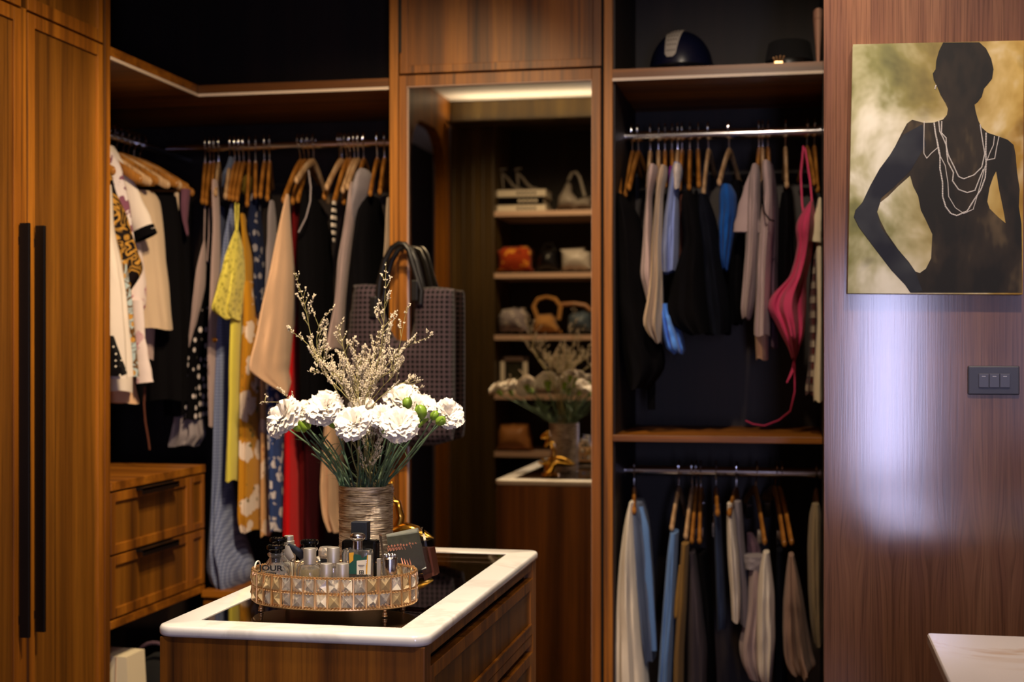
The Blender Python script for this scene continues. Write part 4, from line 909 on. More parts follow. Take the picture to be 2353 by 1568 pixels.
garment('black_dress', 'narrow blue-black dress beside the cobalt shirt', 'dress', 'cloth_black_blue', 4.62, 0.15,
        [(452, 1604, 1628), (500, 1600, 1646), (620, 1604, 1664), (720, 1610, 1680), (768, 1620, 1678)], GC, 0.08)
garment('cobalt_shirt', 'cobalt blue short-sleeved shirt on the upper right rail', 'shirt', 'cloth_blue', 4.62, 0.10,
        [(428, 1656, 1682), (450, 1652, 1694), (500, 1652, 1694), (512, 1650, 1692), (600, 1654, 1678), (620, 1660, 1674)], GC, 0.08)
garment('black_sweater', 'black sweater hanging behind the taupe shirt', 'sweater', 'cloth_black', 4.70, 0.12,
        [(420, 1680, 1706), (500, 1676, 1712), (700, 1672, 1710), (745, 1676, 1706)], GC, 0.08)
garment('short_sleeved_shirt', 'taupe T-shirt with a flared sleeve, upper right rail', 'shirt', 'cloth_taupe', 4.56, 0.13,
        [(382, 1728, 1744), (400, 1722, 1748), (440, 1718, 1748), (560, 1714, 1746), (640, 1708, 1742), (720, 1701, 1730), (732, 1706, 1726)], GC, 0.08,
        sleeves=[[(1731, 398, 9, -0.05), (1724, 440, 17, -0.05), (1718, 490, 25, -0.05), (1716, 534, 31, -0.05)]])
garment('knit_shirt', 'pale mauve knit shirt with a black neck band, upper right rail', 'shirt', 'cloth_taupe', 4.52, 0.12,
        [(374, 1752, 1770), (390, 1748, 1774), (440, 1756, 1776), (510, 1746, 1778), (600, 1740, 1772), (700, 1737, 1768), (760, 1732, 1768), (772, 1733, 1768)], GC, 0.08,
        straps=[('cloth_black', 4, [(1752, 414, -0.1), (1751, 450, -0.13), (1757, 490, -0.14), (1768, 505, -0.14), (1779, 508, -0.12)])])
garment('trousers', 'beige trousers ending just below the mauve knit shirt', 'trousers', 'cloth_beige', 4.57, 0.09,
        [(600, 1738, 1764), (740, 1734, 1766), (826, 1738, 1765)], GC, 0.06)
garment('mauve_sweater', 'dark mauve sweater right of the pale knit shirt', 'sweater', 'cloth_mauve', 4.64, 0.12,
        [(380, 1766, 1776), (420, 1764, 1784), (500, 1764, 1792), (640, 1762, 1790), (800, 1764, 1788)], GC, 0.08)
garment('velvet_shirt', 'black velvet top left of the pink camisole', 'top', 'cloth_black', 4.63, 0.12,
        [(446, 1796, 1816), (480, 1790, 1822), (640, 1786, 1826), (740, 1790, 1820)], GC, 0.08)
garment('pink_camisole', 'hot pink camisole with thin straps and a pointed ruffled hem', 'top', 'cloth_pink', 4.50, 0.12,
        [(466, 1860, 1867), (484, 1846, 1872), (510, 1830, 1874), (530, 1827, 1874), (560, 1833, 1868), (600, 1826, 1862), (640, 1814, 1852), (680, 1772, 1850), (710, 1762, 1849), (740, 1782, 1848), (770, 1796, 1846), (800, 1812, 1836), (824, 1820, 1830)], GC, 0.13, k=5, m=44,
        straps=[(5, [(1846, 336, 0.1), (1840, 400, 0.05), (1843, 470, 0), (1848, 500, 0)]), (5, [(1850, 340, 0.1), (1862, 420, 0.02), (1866, 470, 0)]),
                (4, [(1826, 820), (1820, 850), (1808, 880), (1812, 872), (1824, 850)]), (4, [(1826, 820), (1826, 900), (1816, 945, 0.05), (1790, 966, 0.1), (1756, 979, 0.12), (1730, 975, 0.12), (1713, 967, 0.12)])])
garment('plaid_shirt', 'red and cream plaid shirt at the right end of the upper rail', 'shirt', 'cloth_plaid', 4.56, 0.11,
        [(520, 1872, 1884), (560, 1866, 1884), (700, 1858, 1884), (800, 1860, 1884), (870, 1856, 1882), (898, 1846, 1872), (906, 1852, 1872)], GC, 0.08)
garment('cream_shirt', 'cream shirt with short sleeve and turned-up cuff, far right', 'shirt', 'cloth_cream', 4.48, 0.04,
        [(456, 1880, 1888), (480, 1874, 1889), (540, 1874, 1889), (740, 1878, 1889), (880, 1868, 1889), (922, 1870, 1889)], GC, 0.06,
        sleeves=[[(1882, 478, 6, -0.03), (1876, 520, 11, -0.03), (1872, 556, 14, -0.03)]])

# ---------------- D. lower right rail
Z_L = 1.0
Dh = [(1457, (1457, 1160), 'hanger of the long ivory coat', 0, HP), (1560, (1545, 1226), 'pale hanger of the light blue jeans', 1, HP), (1590, (1575, 1250), 'pale hanger of the tan trousers', 1, HP), (1600, (1587, 1266), 'hanger of the charcoal trousers', 0, HPC),
      (1610, (1607, 1266), 'hanger right of the charcoal trousers', 0, HPC), (1645, (1648, 1170), 'clip hanger of the dark jeans', 0, HPC), (1693, (1680, 1165), 'clip hanger of the off-white trousers', 0, HPC), (1738, (1761, 1266), 'hanger of the white shorts', 0, HPC),
      (1783, (1808, 1274), 'hanger of the taupe blouse', 0, HPC), (1795, (1824, 1268), 'second hanger of the taupe blouse', 0, HP), (1876, (1884, 1244), 'hanger of the olive jacket, rightmost', 1, HP)]
for hx, tip, what, pale, pr in Dh:
    hang(hx, tip, 'wooden ' + what + ', lower right rail', 'wooden hangers on the lower right rail', Z_L, pr, bool(pale))
garment('long_coat', 'long ivory coat at the left end of the lower rail', 'coat', 'cloth_white_warm', 4.55, 0.12,
        [(1152, 1446, 1462), (1180, 1438, 1464), (1220, 1432, 1466), (1280, 1424, 1470), (1380, 1416, 1476), (1480, 1413, 1484), (1600, 1411, 1494), (1680, 1410, 1500)], GD, 0.07)
garment('jacket', 'blue-grey jacket with a ribbed hem beside the ivory coat', 'jacket', 'cloth_steel_blue', 4.62, 0.13,
        [(1152, 1446, 1480), (1180, 1442, 1490), (1260, 1446, 1498), (1360, 1456, 1504), (1460, 1470, 1509), (1510, 1478, 1508)], GD, 0.08,
        sleeves=[('cloth_jeans', [(1470, 1166, 8, -0.08), (1480, 1210, 10, -0.09), (1486, 1280, 10, -0.09), (1496, 1400, 8, -0.09), (1503, 1496, 6, -0.08)])])
garment('jeans', 'light blue denim jeans hanging on the lower rail', 'jeans', 'cloth_jeans', 4.56, 0.11,
        [(1222, 1540, 1560), (1260, 1534, 1558), (1380, 1524, 1555), (1500, 1516, 1548), (1640, 1508, 1540)], GD, 0.07)
garment('trousers', 'tan trousers right of the light blue jeans', 'trousers', 'cloth_khaki', 4.54, 0.10,
        [(1248, 1566, 1584), (1300, 1562, 1582), (1400, 1556, 1578), (1500, 1550, 1572), (1640, 1546, 1570)], GD, 0.08,
        parts=[('belt_end', 'cloth_khaki', cloth_body([(1300, 1560, 1566), (1380, 1550, 1562), (1416, 1548, 1558), (1420, 1550, 1556)], 4.50, 0.02, 0.04, seed=3))])
garment('trousers', 'wide charcoal trousers with a flap pocket, lower rail', 'trousers', 'cloth_charcoal', 4.60, 0.12,
        [(1268, 1584, 1598), (1340, 1582, 1612), (1480, 1578, 1630), (1560, 1578, 1630), (1660, 1576, 1632)], GD, 0.06)
garment('trousers', 'black trousers behind the dark jeans', 'trousers', 'cloth_black', 4.66, 0.12,
        [(1268, 1602, 1626), (1400, 1606, 1640), (1640, 1608, 1650)], GD, 0.06)
garment('denim_shorts', 'dark blue jeans folded double under a clip hanger', 'jeans', 'cloth_denim', 4.58, 0.11,
        [(1160, 1641, 1656), (1186, 1640, 1657), (1300, 1643, 1664), (1420, 1647, 1671), (1440, 1648, 1668)], GD, 0.05)
garment('trousers', 'off-white trousers clipped beside the dark jeans', 'trousers', 'cloth_white_warm', 4.55, 0.10,
        [(1156, 1671, 1684), (1200, 1670, 1690), (1280, 1672, 1698), (1380, 1680, 1702), (1424, 1682, 1700)], GD, 0.05)
garment('trousers', 'grey mauve trousers right of the off-white ones', 'trousers', 'cloth_grey', 4.62, 0.11,
        [(1150, 1684, 1704), (1240, 1690, 1710), (1340, 1698, 1720), (1430, 1700, 1724)], GD, 0.05)
garment('shorts', 'white shorts with a grey waistband and loose hem, lower rail', 'shorts', 'cloth_white_warm', 4.55, 0.10,
        [(1268, 1754, 1768), (1300, 1746, 1772), (1360, 1740, 1780), (1460, 1738, 1782), (1540, 1740, 1776), (1562, 1750, 1772)], GD, 0.10,
        parts=[('waistband', 'cloth_grey', cloth_body([(1276, 1708, 1756), (1290, 1708, 1758), (1307, 1712, 1752)], 4.58, 0.06, 0.03, seed=8, m=10)),
               ('rear_leg', 'cloth_taupe', cloth_body([(1304, 1722, 1752), (1400, 1716, 1748), (1480, 1698, 1744), (1520, 1704, 1746), (1556, 1722, 1752)], 4.60, 0.09, 0.10, seed=9))])
garment('pullover', 'dark mauve top peeping out above the white shorts waistband', 'top', 'cloth_mauve', 4.66, 0.05,
        [(1226, 1716, 1730), (1250, 1716, 1744), (1276, 1716, 1752)], GD, 0.06)
garment('trousers', 'black trousers between the white shorts and taupe blouse', 'trousers', 'cloth_black_blue', 4.62, 0.12,
        [(1262, 1784, 1800), (1400, 1778, 1806), (1650, 1776, 1810)], GD, 0.06)
garment('taupe_blouse', 'taupe brown blouse with a frilled hem, lower rail', 'blouse', 'cloth_taupe_brown', 4.55, 0.12,
        [(1274, 1812, 1824), (1310, 1807, 1832), (1380, 1800, 1846), (1450, 1797, 1856), (1510, 1800, 1866), (1534, 1812, 1878), (1542, 1824, 1860)], GD, 0.18, k=5)
garment('olive_jacket', 'olive khaki jacket at the right end of the lower rail', 'jacket', 'cloth_olive_grey', 4.50, 0.08,
        [(1158, 1866, 1882), (1180, 1860, 1888), (1260, 1856, 1889), (1360, 1858, 1889), (1440, 1864, 1889), (1480, 1872, 1889)], GD, 0.10)
# ================================================================== TOP SHELF OF THE RIGHT WARDROBE
# riding helmet
hc = at(1566, 148, 4.62); hr = 72*mpp(1566, 4.62)
HM = thing('riding_helmet', 'dark blue riding helmet with a pale perforated stripe, top shelf', 'helmet', (hc.x, 4.62, zs1))
mb = MB(); n = 36; m = 14; vs = []
for i in range(m+1):
    a = math.pi/2*i/m
    for j in range(n):
        b = 2*math.pi*j/n; vs.append(Vector((hc.x + hr*1.02*math.cos(a)*math.cos(b), 4.62 + 0.12*math.cos(a)*math.sin(b), zs1 + 0.012 + 0.138*math.sin(a)**0.92)))
mb.add(vs, [(i*n+j, i*n+(j+1) % n, (i+1)*n+(j+1) % n, (i+1)*n+j) for i in range(m) for j in range(n)]); mb.build('shell', 'helmet_blue', HM)
MB().lathe([(hr*1.0, zs1+0.001), (hr*1.05, zs1+0.004), (hr*1.05, zs1+0.018), (hr*1.0, zs1+0.022)], (hc.x, 4.62, 0), 36, sy=0.12/hr).build('rim_band', 'leather_black', HM)
# visor
vs = []; 
for i in range(9):
    b = R(-150 + i*15)
    vs += [Vector((hc.x + hr*math.cos(b), 4.62 + 0.12*math.sin(b), zs1+0.03)), Vector((hc.x + hr*math.cos(b)*1.05, 4.62 + 0.175*math.sin(b), zs1+0.012)), Vector((hc.x + hr*math.cos(b), 4.62 + 0.12*math.sin(b), zs1+0.018))]
mb = MB(); mb.add(vs, [f for i in range(8) for f in ((i*3, i*3+1, i*3+4, i*3+3), (i*3+1, i*3+2, i*3+5, i*3+4))]).build('visor', 'leather_black', HM)
# perforated stripe laid over the shell
def on_shell(u, v, off=0.0):     # u in metres across, v angle up
    a = v; r = math.cos(a); b = math.asin(max(-1, min(1, u/(hr*max(r, 0.15)))))
    return Vector((hc.x + (hr*1.02+off)*r*math.sin(b), 4.62 - (0.12+off)*r*math.cos(b), zs1 + 0.012 + (0.138+off)*math.sin(a)**0.92))
mb = MB(); vs = []; rows_ = 14
for i in range(rows_+1):
    v = R(13 + 62*i/rows_); t = i/rows_; w0 = 0.016 + 0.012*t if i > 0 else 0.009; cx_ = -0.026 + 0.012*t
    for j in range(7): vs.append(on_shell(cx_ - w0 + 2*w0*j/6, v, 0.004))
mb.add(vs, [(i*7+j, i*7+j+1, (i+1)*7+j+1, (i+1)*7+j) for i in range(rows_) for j in range(6)]).build('mesh_stripe', 'helmet_mesh', HM)
mb = MB()
for i in range(6):
    for j in range(4):
        v = R(22 + 9*i); t = (v-R(13))/R(62); mb.ball(on_shell(-0.026+0.012*t + (j-1.5)*0.0085*(0.8+0.4*t), v, 0.0045), 0.0022, 6, 4)
mb.build('perforations', 'black_gap', HM, kind='stuff')
# black hat with a small gilt crown badge
kc = at(1818, 150, 4.58); kr = 60*mpp(1818, 4.58)
HT = thing('black_hat', 'round black felt hat with a small gold crown badge, top shelf', 'hat', (kc.x-0.004, 4.60, zs1))
MB().lathe([(0.001, zs1+0.095), (kr*0.72, zs1+0.097), (kr*0.80, zs1+0.092), (kr*0.9, zs1+0.05), (kr*0.96, zs1+0.016), (kr*1.08, zs1+0.004), (kr*1.08, zs1+0.001), (kr*0.9, zs1+0.001)], (kc.x-0.006, 4.60, 0), 40, sy=1.1).build('crown', 'felt_black', HT)
MB().lathe([(kr*0.965, zs1+0.010), (kr*0.975, zs1+0.012), (kr*0.945, zs1+0.032), (kr*0.93, zs1+0.034)], (kc.x-0.006, 4.60, 0), 40, sy=1.1, cap=False).build('hat_band', 'leather_black', HT)
bp = at(1789, 138, 4.48); mb = MB()
for dx, ln, an in ((-0.012, 0.015, -28), (-0.004, 0.017, -12), (0.004, 0.018, 8), (0.012, 0.019, 26)):
    p = Vector((bp.x+dx*0.7, bp.y+0.002, bp.z-0.006)); q = p + Vector((math.sin(R(an))*ln, -0.001, math.cos(R(an))*ln)); mb.tube([p, q], [0.003, 0.0018], 8); mb.ball(q, 0.003, 8, 5)
mb.box(bp.x-0.013, bp.x+0.013, bp.y-0.001, bp.y+0.004, bp.z-0.013, bp.z-0.003, 0.001).build('crown_badge', 'gold_bead', HT)
# tapering blush-coloured cup standing at the right end
q0 = at(1881, 134, 4.52)
CUP = thing('tapered_box', 'blush pink tapering tub with a lid at the shelf right end', 'container', (q0.x, 4.52, zs1))
pts = [(0.0055, zs1+0.001), (0.0085, zs1+0.055), (0.0125, zs1+0.10), (0.0145, zs1+0.135), (0.0145, zs1+0.142)]
MB().lathe(pts, (q0.x-0.001, 4.52, 0), 24, sy=3.2).build('tub', 'blush_card', CUP)
MB().lathe([(0.0152, zs1+0.142), (0.0155, zs1+0.146), (0.0152, zs1+0.172), (0.013, zs1+0.175)], (q0.x-0.001, 4.52, 0), 24, sy=3.2).build('lid', 'blush_card', CUP)

# ================================================================== BAGS ON THE FLOOR BELOW THE DRAWERS
b0 = at(258, 1501, 4.0); b1 = at(308, 1501, 4.0)
PB = thing('paper_bag', 'cream paper carrier bag standing below the drawers at far left', 'bag', (b1.x-0.08, 4.02, 0))
MB().prism([(b0.x-0.13, 0.001), (b1.x+0.012, 0.001), (b1.x+0.016, 0.2), (b1.x, b0.z), (b0.x-0.10, b0.z+0.004), (b0.x-0.12, 0.2)], 3.95, 4.07).build('bag_body', 'paper_cream', PB, smooth=False)
MB().prism([(b0.x+0.018, 0.0015), (b0.x+0.022, 0.0015), (b0.x+0.040, b0.z-0.001), (b0.x+0.037, b0.z-0.001)], 3.948, 3.951).build('fold_line', 'trim_pale', PB, smooth=False)
d0 = at(338, 1500, 4.15)
BB = thing('fur_bag', 'rounded dark bag with a brown handle behind the island corner', 'bag', (d0.x, 4.18, 0))
mb = MB(); mb.lathe([(0.02, 0.001), (0.10, 0.01), (0.12, 0.1), (0.11, 0.3), (0.08, 0.41), (0.03, 0.44), (0.001, 0.445)], (d0.x+0.03, 4.2, 0), 28, sy=0.7); mb.build('bag_body', 'felt_black', BB)
MB().tube([(d0.x+0.03 + 0.075*math.cos(a), 4.14, 0.40 + 0.085*math.sin(a)) for a in [R(q) for q in range(0, 181, 12)]], 0.006, 8).build('handle', 'cloth_mauve', BB)

# ================================================================== TOTE BAG ON THE MIRROR DOOR
TY = FY - 0.062
def P(x, y, d=0.0): return at(x, y, TY + d)
TT = thing('tote_bag', 'large mauve and black woven tote bag hung on the mirror door', 'bag', tuple(P(935, 600)))
out = [(812, 655), (840, 653), (872, 655), (880, 700), (892, 750), (912, 782), (940, 784), (951, 740), (948, 690), (957, 662), (1000, 659), (1044, 664), (1050, 720), (1056, 800), (1058, 900), (1054, 985), (1040, 1012), (1000, 1024), (930, 1026), (870, 1020), (815, 1006), (792, 985), (786, 900), (792, 800), (802, 720)]
def pillow(outline, bulge, name, mat, par, Pf, back=0.03, nx=44, ny=52, gusset=None):
    """closed cloth pouch: front and back skins over an outline, puffed in the middle"""
    xs = [p[0] for p in outline]; ys = [p[1] for p in outline]; bm = bmesh.new()
    # dense outline
    den = []
    for a, b in zip(outline, outline[1:]+outline[:1]):
        k = max(1, int(math.dist(a, b)/7)); den += [(a[0]+(b[0]-a[0])*t/k, a[1]+(b[1]-a[1])*t/k) for t in range(k)]
    def inside(x, y):
        c = False; j = len(outline)-1
        for i in range(len(outline)):
            xi, yi = outline[i]; xj, yj = outline[j]
            if (yi > y) != (yj > y) and x < (xj-xi)*(y-yi)/(yj-yi)+xi: c = not c
            j = i
        return c
    def dist(x, y):
        return min(math.dist((x, y), d) for d in den)
    inner = [(x, y) for x, y in [(min(xs)+(i+0.5)*(max(xs)-min(xs))/nx, min(ys)+(j+0.5)*(max(ys)-min(ys))/ny) for i in range(nx) for j in range(ny)] if inside(x, y) and dist(x, y) > 4]
    from mathutils.geometry import delaunay_2d_cdt
    vs2 = [Vector(p) for p in den] + [Vector(p) for p in inner]; nd = len(den)
    V, E, Fc, ov, oe, of = delaunay_2d_cdt(vs2, [], [list(range(nd))], 1, 1e-4)
    mbx = MB(); k = len(V); D = [dist(v.x, v.y) for v in V]
    fr = []; bk = []
    for v, d_ in zip(V, D):
        t = min(1, d_/32); puff = bulge*math.sqrt(max(0, 1-(1-t)**2))
        wv = 0.006*noise.noise(Vector((v.x*0.02, v.y*0.014, 3.1)))*t
        fr.append(Pf(v.x, v.y, -puff-wv)); bk.append(Pf(v.x, v.y, back*min(1, t*2)))
        bk[-1] = Vector((fr[-1].x, fr[-1].y + puff + wv + back*min(1, t*2) + 0.0, fr[-1].z)) if d_ > 0.5 else fr[-1] + Vector((0, 0.001, 0))
    mbx.add(fr + bk, [tuple(f) for f in Fc] + [tuple(i+k for i in f)[::-1] for f in Fc])
    bset = [i for i in range(k) if D[i] <= 0.5]
    o = mbx.build(name, mat, par); bm2 = bmesh.new(); bm2.from_mesh(o.data); bmesh.ops.remove_doubles(bm2, verts=bm2.verts, dist=0.0015); bmesh.ops.recalc_face_normals(bm2, faces=bm2.faces); bm2.to_mesh(o.data); bm2.free()
    o.data.polygons.foreach_set('use_smooth', [True]*len(o.data.polygons)); return o
pillow([(min(x, 1046), y) if x > 1000 else (x, y) for x, y in out], 0.045, 'woven_body', 'tote_weave', TT, P, back=0.02)
for nm, pts in (('handle', [(868, 700), (872, 650), (884, 600), (900, 571), (916, 560), (930, 562), (939, 575), (946, 600), (958, 640), (968, 668), (966, 700)]),
                ('handle', [(880, 690), (888, 640), (900, 600), (915, 574), (928, 566), (944, 572), (956, 600), (966, 640), (972, 668)])):
    MB().tube([P(x, y, -0.045 if nm == 'handle' and pts[0][0] == 868 else 0.012) for x, y in pts], 0.0095, 10).build(nm, 'leather_black', TT)
MB().box(P(861, 0).x, P(876, 0).x, TY-0.056, TY-0.042, P(0, 735).z, P(0, 690).z, 0.003).build('handle_tab', 'leather_black', TT)
MB().box(P(955, 0).x, P(970, 0).x, TY-0.058, TY-0.042, P(0, 700).z, P(0, 655).z, 0.003).build('handle_tab', 'leather_black', TT)

# ================================================================== THINGS ON THE DISPLAY CABINET (seen in the mirror)
DD = DY - 0.10
def M_(x, y, d=0.0): return mir(x, y, DD - d)
def mbox(x0, x1, y0, y1, dep, b=0.003, d=0.0):
    p = M_(x0, y0, d); q = M_(x1, y1, d); return MB().box(p.x, q.x, p.y-dep, p.y+0.02, q.z, p.z, b)
ml = lambda i: NSH[i]
for (y0, y1, mt, lb, cov) in ((468, 489, 'paper_white', 'thick white book at the bottom of the stack in the mirror', 'paper_white'), (450, 467, 'cap_black', 'black book in the middle of the stack in the mirror', 'paper_white'), (431, 449, 'paper_white', 'white book on top of the stack in the mirror', 'paper_white')):
    x0, x1 = (1142, 1255) if mt == 'paper_white' else (1145, 1250)
    p = M_(x0, y0); q = M_(x1, y1); z0_ = ml(0) + {468: 0.0005, 450: 0.0455, 431: 0.0885}[y0]; z1_ = z0_ + {468: 0.044, 450: 0.042, 431: 0.044}[y0]
    t = thing('coffee_table_book', lb, 'book', ((p.x+q.x)/2, DD-0.09, z0_), 'books stacked on the display shelf')
    MB().box(p.x, q.x, DD-0.2, DD+0.02, z0_, z0_+0.004, 0.001).box(p.x, q.x, DD-0.2, DD+0.02, z1_-0.004, z1_, 0.001).box(p.x, q.x, DD+0.016, DD+0.02, z0_, z1_, 0.001).build('cover', mt, t)
    MB().box(p.x+0.003, q.x-0.003, DD-0.197, DD+0.012, z0_+0.0045, z1_-0.0045).build('pages', 'paper_white', t)
    zc = (z0_+z1_)/2
    mb = MB()
    for k in range(5): mb.box(p.x+0.12+k*0.024, p.x+0.136+k*0.024, DD+0.0195, DD+0.021, zc-0.007, zc+0.007)
    mb.build('spine_marks', 'ink' if mt == 'paper_white' else 'paper_white', t)
def shoe(x, y, label):
    zb = ml(0)+0.1325; s = 406
    p = M_(x, 430); t = thing('high_heel_shoe', label, 'shoe', (p.x, DD-0.06, zb), 'high heels on the stacked books')
    pts = [Vector((p.x+dx, DD-0.06, zb+dz)) for dx, dz in ((0.085, 0.012), (0.055, 0.012), (0.025, 0.035), (-0.005, 0.075), (-0.03, 0.098), (-0.045, 0.105))]
    MB().tube(pts, [0.010, 0.020, 0.020, 0.017, 0.018, 0.010], 12, flat=(0.45, (0, 0, 1))).build('shoe_body', 'leather_grey', t)
    MB().tube([(p.x-0.036, DD-0.06, zb+0.095), (p.x-0.032, DD-0.06, zb+0.045), (p.x-0.028, DD-0.06, zb+0.001)], [0.009, 0.005, 0.003], 8).build('heel', 'leather_grey', t)
    MB().tube([(p.x-0.042, DD-0.085, zb+0.125), (p.x-0.012, DD-0.06, zb+0.13), (p.x-0.042, DD-0.035, zb+0.125), (p.x-0.055, DD-0.06, zb+0.122), (p.x-0.042, DD-0.085, zb+0.125)], 0.004, 6).build('ankle_strap', 'leather_grey', t)
shoe(1163, 400, 'left grey high-heeled shoe on the book stack in the mirror'); shoe(1198, 400, 'right grey high-heeled shoe on the book stack in the mirror')
def mpillow(name, label, pts, bulge, mat, handles=(), hm='leather_tan', r=0.006):
    pc_ = M_(sum(p[0] for p in pts)/len(pts), max(p[1] for p in pts))
    t = thing(name, label, 'bag', tuple(pc_))
    def Pf(x, y, d=0.0): p = M_(x, y); return Vector((p.x, p.y - d, p.z))
    cx_ = sum(p[0] for p in pts)/len(pts)
    # build around depth: front skin towards +y
    o = pillow(pts, bulge, 'bag_body', mat, t, Pf, back=0.0, nx=14, ny=10)
    for v in o.data.vertices:
        pass
    for h in handles:
        MB().tube([M_(x, y, 0.01) for x, y in h], r, 8).build('handle', hm, t)
    return t
mpillow('hobo_bag', 'pale grey slouchy bag with a looped handle, top mirrored shelf', [(1280, 483), (1282, 455), (1296, 430), (1306, 412), (1316, 420), (1322, 445), (1332, 455), (1350, 452), (1364, 450), (1366, 484)], 0.05, 'leather_grey', [[(1306, 415), (1314, 398), (1324, 396), (1332, 408), (1338, 430), (1344, 452)]], 'leather_grey', 0.010)
mpillow('box_bag', 'orange and red printed box bag on the second mirrored shelf', [(1144, 625), (1144, 575), (1160, 566), (1212, 564), (1226, 575), (1228, 625)], 0.04, 'print_orange_red')
mpillow('bucket_bag', 'small black bag between orange and white bags in the mirror', [(1232, 625), (1236, 590), (1246, 574), (1270, 570), (1284, 580), (1290, 625)], 0.05, 'leather_black', [[(1244, 580), (1252, 562), (1268, 560), (1278, 578)]], 'leather_black')
mpillow('flap_bag', 'white flap handbag on the second mirrored shelf', [(1290, 625), (1288, 572), (1345, 567), (1350, 577), (1362, 580), (1366, 625)], 0.045, 'leather_white')
mpillow('printed_bag', 'grey flowered cloth bag on the third mirrored shelf', [(1146, 766), (1145, 726), (1156, 710), (1180, 706), (1206, 708), (1216, 722), (1220, 766)], 0.06, 'print_grey_floral')
mpillow('straw_bag', 'tan straw bag with a big round handle in the mirror', [(1226, 766), (1226, 735), (1240, 722), (1268, 720), (1280, 735), (1292, 766)], 0.05, 'straw', [[(1236, 735), (1226, 705), (1236, 688), (1256, 682), (1276, 688), (1288, 704), (1284, 735)]], 'straw', 0.013)
mpillow('blue_bag', 'blue grey bag with a curved tan handle in the mirror', [(1304, 766), (1306, 730), (1318, 716), (1345, 714), (1362, 720), (1366, 766)], 0.05, 'leather_blue', [[(1290, 700), (1320, 698), (1345, 702), (1358, 714)]], 'leather_tan', 0.012)
mpillow('beige_bag', 'brown and beige structured bag on the lowest mirrored shelf', [(1142, 1038), (1142, 1002), (1150, 974), (1200, 972), (1216, 974), (1228, 1038)], 0.05, 'leather_tan', [[(1168, 1030), (1166, 995), (1182, 990), (1186, 1030)]], 'leather_white', 0.010)
# white photo frame on the fourth shelf
p = M_(1150, 820); q = M_(1212, 903)
FR = thing('photo_frame', 'white photo frame leaning on the fourth mirrored shelf', 'frame', ((p.x+q.x)/2, DD, NSH[3]))
MB().box(p.x, q.x, DD-0.02, DD-0.005, NSH[3]+0.001, p.z).build('backing', 'paper_white', FR)
w_ = 0.025; MB().box(p.x, p.x+w_, DD-0.01, DD+0.006, NSH[3]+0.001, p.z, 0.002).box(q.x-w_, q.x, DD-0.01, DD+0.006, NSH[3]+0.001, p.z, 0.002).box(p.x, q.x, DD-0.01, DD+0.006, p.z-w_, p.z, 0.002).box(p.x, q.x, DD-0.01, DD+0.006, NSH[3]+0.001, NSH[3]+w_, 0.002).build('frame', 'paper_white', FR)
MB().box(p.x+w_, q.x-w_, DD-0.005, DD-0.002, NSH[3]+w_, p.z-w_).build('picture', 'photo_haze', FR)
mpillow('clutch_bag', 'small grey clutch right of the photo frame in the mirror', [(1225, 904), (1228, 868), (1300, 864), (1306, 904)], 0.03, 'leather_grey')

# ================================================================== TRAY
TC = Vector((-0.877, 2.630, 0)); TA, TB_ = 0.158, 0.108     # half axes
TZ0, TZ1 = 0.918, 0.976
TR = thing('crystal_tray', 'oval gold vanity tray walled with two rows of crystals', 'tray', (TC.x, TC.y, 0.90))
def oval(a, f=0.0): return Vector((TC.x + (TA+f)*math.cos(a), TC.y + (TB_+f)*math.sin(a), 0))
def ov_arc(n):       # equal arc-length angles
    k = 2000; L_ = [0.0]; P_ = [oval(2*math.pi*i/k) for i in range(k+1)]
    for i in range(k): L_.append(L_[-1] + (P_[i+1]-P_[i]).length)
    out_ = []; j = 0
    for q in range(n):
        tgt = L_[-1]*q/n
        while L_[j+1] < tgt: j += 1
        out_.append(2*math.pi*j/k)
    return out_, L_[-1]
NC = 36; ANG, PER = ov_arc(NC)
# base plate (mirror) and gilt rim rings
mb = MB(); n = 64; vs = []
for f, z in ((0.001, TZ0-0.004), (0.003, TZ0-0.002), (0.003, TZ0+0.001), (0.0, TZ0+0.002)): vs += [oval(2*math.pi*j/n, f) + Vector((0, 0, z)) for j in range(n)]
mb.add(vs, [(i*n+j, i*n+(j+1) % n, (i+1)*n+(j+1) % n, (i+1)*n+j) for i in range(3) for j in range(n)] + [tuple(range(n))[::-1]]).build('base_rim', 'gold_bead', TR)
mb = MB(); vs = [oval(2*math.pi*j/n, -0.001) + Vector((0, 0, TZ0+0.0015)) for j in range(n)]; mb.add(vs, [tuple(range(n))]).build('mirror_base', 'mirror_glass', TR)
zrows = (TZ0+0.002, (TZ0+TZ1)/2, TZ1)
for z in zrows:
    ang, _ = ov_arc(130); mb = MB()
    for a in ang: mb.ball(oval(a, 0.0035) + Vector((0, 0, z)), 0.0029, 6, 4)
    mb.build('beaded_wire', 'gold_bead', TR, kind='stuff')
    mb = MB(); mb.tube([oval(2*math.pi*j/72, -0.0005) + Vector((0, 0, z)) for j in range(73)], 0.0012, 6, cap=False); mb.build('wire_ring', 'gold_bead', TR)
cw = PER/NC/2 - 0.0012; chh = (TZ1-TZ0)/4 - 0.0022
cv = [Vector(v) for v in ((-cw, 0, -chh), (cw, 0, -chh), (cw, 0, chh), (-cw, 0, chh), (-cw, -0.002, -chh), (cw, -0.002, -chh), (cw, -0.002, chh), (-cw, -0.002, chh), (0, -0.0075, 0), (0, 0.004, 0))]
cf = [(0, 1, 9), (1, 2, 9), (2, 3, 9), (3, 0, 9), (0, 4, 5, 1), (1, 5, 6, 2), (2, 6, 7, 3), (3, 7, 4, 0), (4, 8, 5), (5, 8, 6), (6, 8, 7), (7, 8, 4)]
crn = random.Random(4)
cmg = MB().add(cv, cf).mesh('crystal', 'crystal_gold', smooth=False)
cme = MB().add(cv, cf).mesh('crystal', 'crystal', smooth=False)
